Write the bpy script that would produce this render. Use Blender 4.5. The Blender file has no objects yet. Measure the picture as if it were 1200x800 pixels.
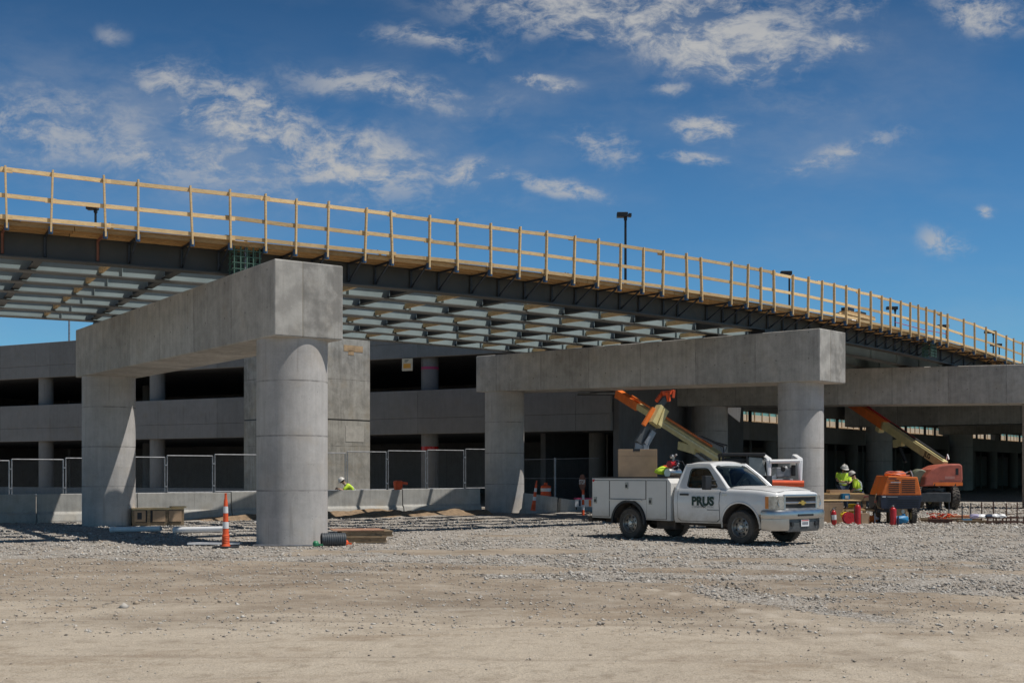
import bpy, bmesh, math, random
import numpy as np
from mathutils import Vector, Matrix
random.seed(4); R = math.radians
scn = bpy.context.scene
COL = scn.collection

# ---------------------------------------------------------------- camera, sky, sun, exposure
F = 1450.0; HZ = 557.0; CH = 1.62
cam = bpy.data.cameras.new('camera'); camo = bpy.data.objects.new('camera', cam); COL.objects.link(camo)
camo.location = (0, 0, CH); camo.rotation_euler = (R(90), 0, 0)
cam.sensor_width = 36; cam.lens = F/1200*36; cam.shift_y = (HZ-400)/1200; cam.clip_end = 9000; cam.clip_start = .3
scn.camera = camo
SUN_EL = R(62.5); SUN_AZ = R(-15)          # azimuth counted from +X towards +Y
SD = Vector((math.cos(SUN_AZ)*math.cos(SUN_EL), math.sin(SUN_AZ)*math.cos(SUN_EL), math.sin(SUN_EL)))
sun = bpy.data.lights.new('sun', 'SUN'); sun.energy = 5.0; sun.angle = R(.5); sun.color = (1, .955, .89)
suno = bpy.data.objects.new('sun', sun); COL.objects.link(suno)
suno.rotation_euler = (-SD).to_track_quat('-Z', 'Y').to_euler(); suno.location = (10, 0, 40)
scn.view_settings.view_transform = 'Standard'; scn.view_settings.look = 'None'
scn.view_settings.exposure = -0.31; scn.view_settings.gamma = 1
scn.render.engine = 'CYCLES'
scn.cycles.max_bounces = 8; scn.cycles.transparent_max_bounces = 16

class NT:
    def __init__(s, tree): s.t = tree; s.n = tree.nodes; s.l = tree.links
    def new(s, ty, **k):
        n = s.n.new(ty)
        for a, b in k.items(): setattr(n, a, b)
        return n
    def put(s, sock, v):
        if hasattr(v, 'is_linked') or isinstance(v, bpy.types.NodeSocket): s.l.new(v, sock)
        elif v is not None:
            try: sock.default_value = v
            except Exception: sock.default_value = (*v, 1)
    def m(s, op, a, b=None, c=None, clamp=False):
        n = s.new('ShaderNodeMath', operation=op, use_clamp=clamp)
        s.put(n.inputs[0], a)
        if b is not None: s.put(n.inputs[1], b)
        if c is not None: s.put(n.inputs[2], c)
        return n.outputs[0]
    def mix(s, f, a, b, mode='MIX'):
        n = s.new('ShaderNodeMix', data_type='RGBA', blend_type=mode)
        s.put(n.inputs[0], f); s.put(n.inputs[6], a); s.put(n.inputs[7], b)
        return n.outputs[2]
    def noise(s, vec, scale, detail=4, rough=.55, dist=0):
        n = s.new('ShaderNodeTexNoise'); n.inputs['Scale'].default_value = scale
        n.inputs['Detail'].default_value = detail; n.inputs['Roughness'].default_value = rough
        n.inputs['Distortion'].default_value = dist
        if vec is not None: s.l.new(vec, n.inputs['Vector'])
        return n.outputs['Fac']
    def ramp(s, f, *stops):
        n = s.new('ShaderNodeValToRGB'); e = n.color_ramp.elements
        while len(e) < len(stops): e.new(.5)
        for i, (p, c) in enumerate(stops):
            e[i].position = p; e[i].color = (c, c, c, 1) if isinstance(c, (int, float)) else (*c, 1)
        s.l.new(f, n.inputs[0]); return n.outputs[0]
    def mapr(s, f, a, b, c=0., d=1.):
        n = s.new('ShaderNodeMapRange', interpolation_type='SMOOTHSTEP'); s.put(n.inputs[0], f)
        for i, v in enumerate((a, b, c, d)): n.inputs[i+1].default_value = v
        return n.outputs[0]
    def scale(s, vec, sc):
        n = s.new('ShaderNodeMapping'); n.inputs['Scale'].default_value = sc; s.l.new(vec, n.inputs[0]); return n.outputs[0]
    def sep(s, vec):
        n = s.new('ShaderNodeSeparateXYZ'); s.l.new(vec, n.inputs[0]); return n.outputs
    def comb(s, x, y, z=0.):
        n = s.new('ShaderNodeCombineXYZ')
        for i, v in enumerate((x, y, z)): s.put(n.inputs[i], v)
        return n.outputs[0]

w = bpy.data.worlds.new('World'); scn.world = w; w.use_nodes = True
T = NT(w.node_tree); T.n.clear()
sky = T.new('ShaderNodeTexSky', sky_type='NISHITA', sun_disc=False, sun_elevation=SUN_EL, sun_rotation=math.pi/2-SUN_AZ,
            altitude=300, air_density=1.0, dust_density=.25, ozone_density=3.0)
hs = T.new('ShaderNodeHueSaturation'); hs.inputs['Saturation'].default_value = 1.12
T.l.new(sky.outputs[0], hs.inputs['Color'])
g = T.new('ShaderNodeNewGeometry')
dirv = T.new('ShaderNodeTexCoord').outputs['Generated']
sx, sy, sz = T.sep(dirv)
yy = T.m('MAXIMUM', sy, .05)
u = T.m('DIVIDE', sx, yy); v = T.m('DIVIDE', sz, yy)
# cloud field: soft patches at their bearings, broken up by fibrous noise
wr = T.noise(T.comb(u, v), 9, 3, .6); wr2 = T.noise(T.comb(v, u), 11, 3, .6)
uw = T.m('ADD', u, T.m('MULTIPLY', T.m('SUBTRACT', wr, .5), .05)); vw = T.m('ADD', v, T.m('MULTIPLY', T.m('SUBTRACT', wr2, .5), .03))
blobs = [(40,150,170,55,.52,4),(170,185,110,40,.50,12),(205,100,55,28,.66,24),(290,140,105,40,.98,20),(400,185,120,38,.9,10),(260,190,120,40,.5,5),
 (548,200,44,20,.85,5),(455,105,130,22,.62,8),(500,45,75,15,.62,8),(560,65,30,10,.4,0),(745,14,205,46,.98,6),(850,46,115,44,1.05,5),
 (960,15,90,24,.55,-10),(1150,15,62,24,.85,10),(640,94,44,11,.85,8),(790,102,32,10,.55,0),(705,172,55,24,.6,10),(655,222,70,14,.72,12),
 (830,152,44,18,.85,5),(820,190,44,10,.7,10),(985,180,95,18,.55,-18),(1105,286,34,16,.72,10),(980,50,34,13,.75,0),(1158,250,14,9,.7,0),
 (130,35,26,12,.42,10),(330,205,300,50,.40,6),(60,110,160,60,.22,0),(900,120,260,60,.2,0),(560,120,100,60,.25,0)]
tot = None
for (px, py, rx, ry, st, an) in blobs:
    cu, cv = (px-600)/F, (HZ-py)/F; a = -R(an); ca, sa = math.cos(a), math.sin(a)
    du = T.m('SUBTRACT', uw, cu); dv = T.m('SUBTRACT', vw, cv)
    p = T.m('ADD', T.m('MULTIPLY', du, ca/rx*F), T.m('MULTIPLY', dv, sa/rx*F))
    q = T.m('ADD', T.m('MULTIPLY', du, -sa/ry*F), T.m('MULTIPLY', dv, ca/ry*F))
    r2 = T.m('ADD', T.m('MULTIPLY', p, p), T.m('MULTIPLY', q, q))
    e = T.m('MULTIPLY', T.m('EXPONENT', T.m('MULTIPLY', r2, -.9)), st)
    tot = e if tot is None else T.m('MAXIMUM', tot, e)
fib = T.noise(T.scale(T.comb(uw, vw), (1, 2.1, 1)), 17, 10, .66, .25)
fib2 = T.noise(T.scale(T.comb(uw, vw), (1, 1.6, 1)), 58, 7, .68, .2)
ff = T.m('ADD', T.m('MULTIPLY', fib, .62), T.m('MULTIPLY', fib2, .38))
dens = T.m('MULTIPLY', T.mapr(ff, .41, .60, .05, 1.), T.mapr(tot, .03, .80))
dens = T.m('MULTIPLY', dens, T.mapr(T.m('ADD', T.m('MULTIPLY', tot, .40), ff), .50, .78))
front = T.mapr(sy, .0, .2)
dens = T.m('MULTIPLY', dens, T.m('MULTIPLY', front, .86))
# faint high veil everywhere
veil = T.m('MULTIPLY', T.mapr(T.noise(T.scale(T.comb(u, v), (1, 2.5, 1)), 5, 5, .6), .42, .8), .10)
lo = T.noise(T.scale(T.comb(uw, vw), (1, 2.2, 1)), 7, 6, .6)
for (px, py, rx, ry, st) in ((70, 140, 230, 75, .30), (390, 170, 260, 70, .20), (820, 70, 260, 70, .16), (960, 175, 160, 40, .12)):
    du = T.m('MULTIPLY', T.m('SUBTRACT', uw, (px-600)/F), F/rx); dv = T.m('MULTIPLY', T.m('SUBTRACT', vw, (HZ-py)/F), F/ry)
    e = T.m('EXPONENT', T.m('MULTIPLY', T.m('ADD', T.m('MULTIPLY', du, du), T.m('MULTIPLY', dv, dv)), -1.))
    veil = T.m('ADD', veil, T.m('MULTIPLY', T.m('MULTIPLY', e, st), T.m('MULTIPLY', front, T.mapr(lo, .34, .66))))
dens = T.m('ADD', dens, veil, clamp=True)
tint = T.mix(1.0, hs.outputs[0], (.56, .98, 1.24), 'MULTIPLY')
hor = T.mapr(sz, .08, .65)
tint = T.mix(1.0, tint, T.mix(hor, (1.32, 1.30, 1.26), (.29, .28, .27)), 'MULTIPLY')
cl = T.mix(dens, tint, (7.6, 7.7, 7.8))
bg = T.new('ShaderNodeBackground'); bg.inputs['Strength'].default_value = .074
T.l.new(cl, bg.inputs['Color']); wo = T.new('ShaderNodeOutputWorld'); T.l.new(bg.outputs[0], wo.inputs[0])

# ---------------------------------------------------------------- materials
MATS = {}
def base(name):
    m = bpy.data.materials.new(name); m.use_nodes = True
    n = NT(m.node_tree); b = n.n['Principled BSDF']; MATS[name] = m
    return m, n, b
def bump(n, b, h, strength=.4, dist=.02):
    bp = n.new('ShaderNodeBump'); bp.inputs['Strength'].default_value = strength; bp.inputs['Distance'].default_value = dist
    n.l.new(h, bp.inputs['Height']); n.l.new(bp.outputs[0], b.inputs['Normal'])
def paint(name, c, rough=.45, metal=0., var=.12, dirt=0., sc=6, bmp=0., coat=0., dcol=(.25,.2,.15)):
    m, n, b = base(name)
    co = n.new('ShaderNodeTexCoord').outputs['Object']
    f = n.noise(co, sc, 6, .6)
    col = n.mix(n.mapr(f, .3, .7), tuple(x*(1-var) for x in c), tuple(min(1, x*(1+var)) for x in c))
    if dirt:
        f2 = n.noise(co, sc*.7, 8, .7); z = n.sep(co)[2]
        low = n.mapr(z, .25, .95, 1., .12)
        col = n.mix(n.m('MULTIPLY', n.m('MULTIPLY', n.mapr(f2, .35, .75), low), dirt, clamp=True), col, dcol)
        col = n.mix(n.m('MULTIPLY', n.mapr(z, .85, .42, 0, .55), n.mapr(f2, .3, .6, .5, 1.)), col, dcol)
    n.put(b.inputs['Base Color'], col); b.inputs['Metallic'].default_value = metal
    n.put(b.inputs['Roughness'], n.m('ADD', n.m('MULTIPLY', f, .25), rough-.12, clamp=True))
    if coat: b.inputs['Coat Weight'].default_value = coat; b.inputs['Coat Roughness'].default_value = .08
    if bmp: bump(n, b, n.noise(co, sc*8, 5, .6), bmp, .01)
    return m
def concrete(name, c=(.36,.345,.325), jx=2.44, tie=False, jz=0., stain=.35, ring=0., warm=.0, rough=.85):
    """board-formed concrete: panel tone steps, dark joints, tie holes, runs of staining, pores"""
    m, n, b = base(name)
    co = n.new('ShaderNodeTexCoord').outputs['Object']; x, y, z = n.sep(co)
    fine = n.noise(co, 22, 8, .7); mid = n.noise(co, 2.4, 6, .65, .3); big = n.noise(co, .7, 3, .5)
    strk = n.noise(n.scale(co, (5, 5, .35)), 1.6, 5, .65)
    val = n.m('ADD', n.m('MULTIPLY', fine, .30), n.m('ADD', n.m('MULTIPLY', mid, .6), n.m('ADD', n.m('MULTIPLY', strk, .45), n.m('MULTIPLY', big, .5))))
    k = n.mapr(val, .62, 1.22, 1-stain, 1+stain*.55)
    col = n.mix(1., c, n.comb(k, k, k), 'MULTIPLY')
    warmf = n.m('MULTIPLY', n.mapr(n.noise(co, 1.3, 4), .5, .72), .35+warm)
    col = n.mix(warmf, col, tuple(a*b_ for a, b_ in zip(c, (.92, .82, .68))))
    blot = n.m('MULTIPLY', n.mapr(n.noise(co, 3.3, 9, .75, .6), .60, .72), .38)
    col = n.mix(blot, col, tuple(a*.55 for a in c))
    pale = n.m('MULTIPLY', n.mapr(n.noise(n.scale(co, (1,1,.5)), 1.9, 7, .7, .8), .60, .74), .34)
    col = n.mix(pale, col, tuple(min(.8, a*1.35) for a in c))
    line = None
    def joint(coord, per, wd):
        fr = n.m('FRACT', n.m('ADD', n.m('DIVIDE', coord, per), 100.0))
        d = n.m('ABSOLUTE', n.m('SUBTRACT', fr, .5))
        return n.m('GREATER_THAN', d, .5-wd/per)
    if jx:
        cell = n.new('ShaderNodeTexWhiteNoise', noise_dimensions='1D')
        n.l.new(n.m('FLOOR', n.m('DIVIDE', x, jx)), cell.inputs['W'])
        kk = n.mapr(cell.outputs['Value'], 0, 1, .91, 1.07); col = n.mix(1., col, n.comb(kk, kk, kk), 'MULTIPLY')
        line = joint(x, jx, .016)
    if jz:
        l2 = joint(z, jz, .018); line = l2 if line is None else n.m('MAXIMUM', line, l2)
        cell = n.new('ShaderNodeTexWhiteNoise', noise_dimensions='1D')
        n.l.new(n.m('FLOOR', n.m('ADD', n.m('DIVIDE', z, jz), .5)), cell.inputs['W'])
        kk = n.mapr(cell.outputs['Value'], 0, 1, .965, 1.03); col = n.mix(1., col, n.comb(kk, kk, kk), 'MULTIPLY')
    h = n.m('MULTIPLY', fine, .35)
    if line is not None:
        lf = n.m('MULTIPLY', line, n.mapr(n.noise(co, 2.2, 3), .38, .62, .2, .7))
        col = n.mix(lf, col, tuple(a*.35 for a in c)); h = n.m('SUBTRACT', h, n.m('MULTIPLY', line, .35))
    # air holes
    vo = n.new('ShaderNodeTexVoronoi'); vo.inputs['Scale'].default_value = 9; n.l.new(co, vo.inputs['Vector'])
    hole = n.m('MULTIPLY', n.m('LESS_THAN', vo.outputs['Distance'], .10), n.mapr(n.noise(co, 4, 2), .5, .6))
    col = n.mix(n.m('MULTIPLY', hole, .55), col, tuple(a*.3 for a in c)); h = n.m('SUBTRACT', h, n.m('MULTIPLY', hole, .5))
    drip = n.m('MULTIPLY', n.mapr(n.noise(n.scale(co, (7, 7, .22)), 1.3, 4, .6), .56, .70), n.mapr(n.noise(co, .8, 2), .42, .6, 0, .42))
    col = n.mix(drip, col, tuple(a*.45 for a in (c[0], c[1]*.96, c[2]*.9)))
    if tie:
        def near_(coord, per, off_, w_):
            fr = n.m('FRACT', n.m('ADD', n.m('DIVIDE', n.m('ADD', coord, off_), per), 100.)); return n.m('MULTIPLY', n.m('SUBTRACT', fr, .5), per)
        dx_ = near_(x, 1.22, .2, 0); dz_ = near_(z, .86, .12, 0)
        rr_ = n.m('SQRT', n.m('ADD', n.m('MULTIPLY', dx_, dx_), n.m('MULTIPLY', dz_, dz_)))
        col = n.mix(n.m('MULTIPLY', n.m('LESS_THAN', rr_, .028), .6), col, tuple(a*.3 for a in c))
        jl = n.m('MULTIPLY', n.m('LESS_THAN', n.m('ABSOLUTE', n.m('SUBTRACT', n.m('ABSOLUTE', y), .70)), .012), n.m('LESS_THAN', x, .06))
        col = n.mix(n.m('MULTIPLY', jl, .7), col, tuple(a*.35 for a in (c[0]*1.1, c[1], c[2]*.8)))
        jr = n.m('MULTIPLY', n.m('LESS_THAN', n.m('ABSOLUTE', y), .70), n.m('LESS_THAN', x, .06)); col = n.mix(n.m('MULTIPLY', jr, .22), col, tuple(a*1.25 for a in c))
    n.put(b.inputs['Base Color'], col); b.inputs['Roughness'].default_value = rough; b.inputs['Specular IOR Level'].default_value = .25
    bump(n, b, h, .5, .02)
    return m
def wood(name, c=(.55,.40,.22), dark=(.34,.22,.11), rough=.75, isl=.35):
    m, n, b = base(name)
    co = n.new('ShaderNodeTexCoord').outputs['Object']
    gr = n.noise(n.scale(co, (2, 2, 14)), 3, 6, .65, .5)
    col = n.mix(n.mapr(gr, .35, .75), c, dark)
    ri = n.new('ShaderNodeNewGeometry').outputs['Random Per Island']
    k = n.mapr(ri, 0, 1, 1-isl, 1+isl*.5)
    col = n.mix(1., col, n.comb(k, k, n.m('MULTIPLY', k, .96)), 'MULTIPLY')
    kn = n.m('MULTIPLY', n.mapr(n.noise(co, 5, 2), .66, .74), .5)
    col = n.mix(kn, col, tuple(a*.55 for a in dark))
    n.put(b.inputs['Base Color'], col); b.inputs['Roughness'].default_value = rough
    bump(n, b, gr, .25, .01)
    return m
def glass(name, tint=(.55,.65,.66), rough=.02, alpha=.55):
    m, n, b = base(name)
    n.n.remove(b)
    tr = n.new('ShaderNodeBsdfTransparent'); tr.inputs[0].default_value = (*tint, 1)
    gl = n.new('ShaderNodeBsdfGlossy'); gl.inputs['Roughness'].default_value = rough
    fr = n.new('ShaderNodeFresnel'); fr.inputs[0].default_value = 1.65
    mx = n.new('ShaderNodeMixShader'); n.l.new(n.m('ADD', fr.outputs[0], .03), mx.inputs[0]); n.l.new(tr.outputs[0], mx.inputs[1]); n.l.new(gl.outputs[0], mx.inputs[2])
    n.l.new(mx.outputs[0], n.n['Material Output'].inputs[0]); return m
M_pier = concrete('pier_concrete', (.48,.46,.425), jx=2.44, stain=.38, tie=True)
M_col = concrete('column_concrete', (.47,.45,.43), jx=0, jz=1.27, stain=.25)
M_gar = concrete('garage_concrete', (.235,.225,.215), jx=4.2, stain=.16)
M_gardk = concrete('shaded_garage_concrete', (.16,.16,.165), jx=5, stain=.2)  # garage concrete darkened: shade of the open floors put into the colour
M_tower = concrete('tower_concrete', (.37,.355,.32), jx=0, jz=2.9, stain=.5, warm=.15)
M_barr = concrete('barrier_concrete', (.42,.41,.38), jx=0, stain=.3)
M_slab = concrete('slab_concrete', (.28,.275,.265), jx=3)
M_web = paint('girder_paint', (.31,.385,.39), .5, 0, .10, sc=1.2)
M_girder_shade = paint('shaded_girder_paint', (.05,.05,.046), .5, 0, .2, sc=1.2)  # girder paint darkened: shade under the overhang put into the colour
M_flange_shade = paint('shaded_flange_paint', (.13,.135,.13), .5, 0, .2, sc=2)  # girder paint darkened again: shade on the flange undersides put into the colour
M_rust = paint('rust_primer_steel', (.44,.30,.17), .8, 0, .3, sc=3)
M_rustred = paint('red_oxide_steel', (.22,.09,.06), .7, 0, .3, sc=3)
M_brk = paint('bracket_steel', (.035,.045,.06), .5, .3, .3)
M_blue = paint('blue_bracket_steel', (.05,.12,.24), .5, .2, .3)
M_wood = wood('rail_lumber', (.78,.57,.32), (.56,.37,.17), isl=.34)
M_ply = wood('form_plywood', (.58,.37,.17), (.38,.22,.09), isl=.3)
M_oldwood = wood('weathered_wood', (.34,.25,.16), (.18,.12,.07))
M_redply = wood('reddish_plywood', (.42,.24,.17), (.30,.15,.09))
M_card = paint('cardboard', (.36,.25,.16), .85, 0, .12, sc=3)
M_galv = paint('galvanised_steel', (.30,.31,.33), .45, .6, .2)
M_white = paint('white_vehicle_paint', (.80,.80,.79), .24, 0, .03, dirt=.9, sc=2.6, coat=.6, dcol=(.42,.37,.30))
M_white2 = paint('white_body_paint', (.70,.69,.66), .4, 0, .03, dirt=.6, sc=2.2, dcol=(.38,.33,.27))
M_blk = paint('black_plastic', (.018,.018,.02), .5, 0, .2)
M_rub = paint('tyre_rubber', (.085,.075,.065), .85, 0, .3, sc=12, bmp=.3)
M_under = paint('undercarriage_grime', (.07,.055,.045), .9, 0, .4)
M_chrome = paint('chrome', (.56,.555,.54), .34, 1., .03)
M_steel = paint('wheel_steel', (.40,.38,.35), .38, .8, .2)
M_gold = paint('gold_badge', (.70,.46,.12), .3, .8, .05)
M_green = paint('dark_green_lettering', (.01,.04,.03), .5, 0, .1)
M_grey = paint('grey_lettering', (.25,.26,.27), .5, 0, .1)
M_glass = glass('vehicle_glass', (.38,.47,.48))
M_lamp = paint('headlamp_lens', (.42,.42,.40), .12, .4, .25, sc=14)
M_amber = paint('amber_lens', (.70,.24,.05), .2, 0, .1)
M_redl = paint('red_lens', (.5,.02,.02), .25, 0, .1)
M_red = paint('red_enamel', (.48,.02,.025), .3, 0, .12)
M_or = paint('orange_enamel', (.82,.19,.03), .42, 0, .12, sc=3)
M_orcone = paint('orange_plastic', (.80,.11,.03), .55, 0, .12)
M_liftred = paint('faded_red_orange_shell', (.46,.12,.08), .5, 0, .18, sc=3)
M_cream = paint('cream_enamel', (.68,.58,.28), .45, 0, .10, sc=3)
M_navy = paint('dark_blue_enamel', (.025,.032,.055), .4, 0, .2)
M_dgrey = paint('dark_grey_enamel', (.09,.095,.10), .4, 0, .2)
M_whitep = paint('white_plastic', (.82,.82,.82), .4, 0, .03)
M_reflw = paint('white_sheeting', (.72,.72,.72), .4, 0, .05)
M_bluep = paint('blue_plastic', (.02,.22,.45), .5, 0, .1)
M_yel = paint('yellow_plastic', (.72,.52,.03), .5, 0, .1)
M_hivis = paint('hi_vis_yellow', (.62,.86,.06), .8, 0, .10, sc=9)
M_silv = paint('reflective_tape', (.6,.62,.6), .35, .3, .05)
M_jean = paint('dark_denim', (.03,.045,.08), .9, 0, .2)
M_skin = paint('skin', (.42,.25,.17), .6, 0, .08)
M_hat = paint('hard_hat_shell', (.62,.60,.56), .35, 0, .05)
M_boot = paint('work_boot', (.10,.065,.04), .8, 0, .2)
M_glove = paint('glove_dark', (.03,.03,.035), .8, 0, .2)
M_hair = paint('dark_hair', (.03,.02,.015), .8, 0, .2)
M_lampd = paint('lamp_bronze', (.02,.02,.022), .5, .2, .2)
M_rebar = paint('green_epoxy_bar', (.05,.11,.08), .6, 0, .2)
M_rod = paint('rusty_rod', (.10,.05,.035), .8, 0, .3)
M_signy = paint('notice_board', (.72,.60,.42), .6, 0, .05)
M_signo = paint('notice_orange', (.80,.36,.04), .6, 0, .05)
M_pink = paint('pink_paint', (.45,.05,.14), .6, 0, .1)
M_pipeblk = paint('black_pipe', (.05,.055,.06), .55, 0, .2)
M_sunpanel = paint('pale_sheathing', (.62,.52,.40), .8, 0, .1, sc=1)
M_teal = paint('teal_glazing', (.20,.42,.42), .25, 0, .1, sc=1)
M_dirt = None

# chain-link: real diagonal wire pattern
m, n, b = base('chain_link'); n.n.remove(b)
co = n.new('ShaderNodeTexCoord').outputs['Object']; x, y, z = n.sep(co)
def diag(a):
    fr = n.m('FRACT', n.m('ADD', n.m('DIVIDE', a, .055), 500.)); return n.m('LESS_THAN', fr, .03)
wm = n.m('MAXIMUM', diag(n.m('ADD', x, z)), diag(n.m('SUBTRACT', x, z)))
tr = n.new('ShaderNodeBsdfTransparent'); df = n.new('ShaderNodeBsdfPrincipled'); df.inputs['Base Color'].default_value = (.30,.31,.33,1)
df.inputs['Metallic'].default_value = .4; df.inputs['Roughness'].default_value = .5
mx = n.new('ShaderNodeMixShader'); n.l.new(wm, mx.inputs[0]); n.l.new(tr.outputs[0], mx.inputs[1]); n.l.new(df.outputs[0], mx.inputs[2])
n.l.new(mx.outputs[0], n.n['Material Output'].inputs[0]); M_link = m
# dark wind-screen fabric
M_screen = paint('windscreen_fabric', (.02,.026,.032), .9, 0, .2)

# ---------------------------------------------------------------- mesh helpers
class MB:
    def __init__(s): s.v = []; s.f = []; s.mi = []; s.mats = []; s.sm = []
    def mid(s, m):
        if m not in s.mats: s.mats.append(m)
        return s.mats.index(m)
    def add(s, vs, fs, m, smooth=False):
        o = len(s.v); s.v += [tuple(p) for p in vs]; s.f += [tuple(i+o for i in f) for f in fs]
        k = s.mid(m); s.mi += [k]*len(fs); s.sm += [smooth]*len(fs)
    def box(s, c, d, m, rz=0., mat=None):
        hx, hy, hz = d[0]/2, d[1]/2, d[2]/2
        vs = [Vector((a*hx, b_*hy, e*hz)) for a in (-1, 1) for b_ in (-1, 1) for e in (-1, 1)]
        if rz: r = Matrix.Rotation(rz, 3, 'Z'); vs = [r @ p for p in vs]
        if mat is not None: vs = [mat @ p for p in vs]
        vs = [p+Vector(c) for p in vs]
        s.add(vs, [(0,1,3,2),(4,6,7,5),(0,4,5,1),(2,3,7,6),(0,2,6,4),(1,5,7,3)], m)
    def b(s, x0, x1, y0, y1, z0, z1, m): s.box(((x0+x1)/2, (y0+y1)/2, (z0+z1)/2), (abs(x1-x0), abs(y1-y0), abs(z1-z0)), m)
    def beam(s, p, q, wd, ht, m, up=(0, 0, 1), w2=None, h2=None):
        p, q = Vector(p), Vector(q); d = (q-p).normalized(); sd = d.cross(Vector(up))
        if sd.length < 1e-4: sd = d.cross(Vector((1, 0, 0)))
        sd.normalize(); u_ = sd.cross(d).normalized(); w2 = w2 or wd; h2 = h2 or ht
        vs = [P+sd*(a*W/2)+u_*(c_*H/2) for P, W, H in ((p, wd, ht), (q, w2, h2)) for a in (-1, 1) for c_ in (-1, 1)]
        s.add(vs, [(0,1,3,2),(4,6,7,5),(0,4,5,1),(2,3,7,6),(0,2,6,4),(1,5,7,3)], m)
    def tube(s, pts, r, m, seg=8, caps=True):
        pts = [Vector(p) for p in pts]; rs = r if isinstance(r, (list, tuple)) else [r]*len(pts)
        vs = []; fs = []; pu = None
        for i, p in enumerate(pts):
            d = (pts[min(i+1, len(pts)-1)]-pts[max(i-1, 0)]).normalized()
            if pu is None: pu = Vector((0, 0, 1)) if abs(d.z) < .9 else Vector((1, 0, 0))
            sd = d.cross(pu).normalized(); u_ = sd.cross(d).normalized(); pu = u_
            vs += [p+(sd*math.cos(2*math.pi*k/seg)+u_*math.sin(2*math.pi*k/seg))*rs[i] for k in range(seg)]
        for i in range(len(pts)-1):
            fs += [(i*seg+k, i*seg+(k+1) % seg, (i+1)*seg+(k+1) % seg, (i+1)*seg+k) for k in range(seg)]
        if caps: fs += [tuple(range(seg))[::-1], tuple((len(pts)-1)*seg+k for k in range(seg))]
        s.add(vs, fs, m, True)
    def lathe(s, prof, m, c=(0, 0, 0), axis='Z', seg=24, caps=True):
        """prof: (radius, height) list"""
        vs = []; n_ = len(prof)
        for r_, h in prof:
            for k in range(seg):
                a = 2*math.pi*k/seg; p = (r_*math.cos(a), r_*math.sin(a), h)
                if axis == 'Y': p = (p[0], p[2], p[1])
                if axis == 'X': p = (p[2], p[0], p[1])
                vs.append((p[0]+c[0], p[1]+c[1], p[2]+c[2]))
        fs = [(i*seg+k, i*seg+(k+1) % seg, (i+1)*seg+(k+1) % seg, (i+1)*seg+k) for i in range(n_-1) for k in range(seg)]
        if caps: fs += [tuple(range(seg))[::-1], tuple((n_-1)*seg+k for k in range(seg))]
        s.add(vs, fs, m, True)
    def prism(s, poly, y0, y1, m, f=lambda a, b_, h: (a, h, b_), smooth=False):
        n_ = len(poly); vs = [f(a, b_, y0) for a, b_ in poly]+[f(a, b_, y1) for a, b_ in poly]
        fs = [tuple(range(n_)), tuple(range(2*n_-1, n_-1, -1))]+[(i, (i+1) % n_, n_+(i+1) % n_, n_+i) for i in range(n_)]
        s.add(vs, fs, m, smooth)
    def mesh(s, name, ang=32):
        me = bpy.data.meshes.new(name); me.from_pydata([tuple(p) for p in s.v], [], s.f)
        for mm in s.mats: me.materials.append(mm)
        me.polygons.foreach_set('material_index', s.mi); me.polygons.foreach_set('use_smooth', s.sm)
        bm = bmesh.new(); bm.from_mesh(me); bmesh.ops.recalc_face_normals(bm, faces=bm.faces)
        for e in bm.edges:
            if len(e.link_faces) == 2 and e.calc_face_angle(0) > R(ang): e.smooth = False
        bm.to_mesh(me); bm.free(); me.update(); return me
    def build(s, name, parent=None, loc=None, rz=0., bev=0., ang=32):
        o = bpy.data.objects.new(name, s.mesh(name, ang)); COL.objects.link(o)
        if parent: o.parent = parent
        if loc: o.location = loc
        if rz: o.rotation_euler.z = rz
        if bev:
            mo = o.modifiers.new('bevel', 'BEVEL'); mo.width = bev; mo.segments = 2; mo.limit_method = 'ANGLE'; mo.angle_limit = R(40)
        return o
def tag(o, label=None, cat=None, group=None, kind=None):
    if label: o['label'] = label
    if cat: o['category'] = cat
    if group: o['group'] = group
    if kind: o['kind'] = kind
    return o
def empty(name, loc=(0, 0, 0), rz=0., label=None, cat=None, group=None):
    o = bpy.data.objects.new(name, None); COL.objects.link(o); o.location = loc; o.rotation_euler.z = rz
    o.empty_display_size = .3; return tag(o, label, cat, group)
def copy_tree(o, parent=None):
    c = o.copy(); COL.objects.link(c); c.parent = parent
    for ch in list(o.children): copy_tree(ch, c)
    return c
def P(px, py, Y): return Vector(((px-600)/F*Y, Y, CH+(HZ-py)/F*Y))
def GX(px, Y): return (px-600)/F*Y
def textmesh(s, size, depth=.0, off=.0, xscale=1.):
    cu = bpy.data.curves.new('t', 'FONT'); cu.body = s; cu.size = size; cu.offset = off; cu.align_x = 'CENTER'; cu.align_y = 'CENTER'; cu.resolution_u = 3
    cu.extrude = depth
    o = bpy.data.objects.new('t', cu); COL.objects.link(o); dg = bpy.context.evaluated_depsgraph_get()
    me = bpy.data.meshes.new_from_object(o.evaluated_get(dg)); bpy.data.objects.remove(o); bpy.data.curves.remove(cu)
    vs = [(p.co.x*xscale, p.co.y, p.co.z) for p in me.vertices]; fs = [tuple(q.vertices) for q in me.polygons]
    bpy.data.meshes.remove(me); return vs, fs
def evalmesh(o, name):
    dg = bpy.context.evaluated_depsgraph_get(); dg.update(); return bpy.data.meshes.new_from_object(o.evaluated_get(dg))

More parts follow.
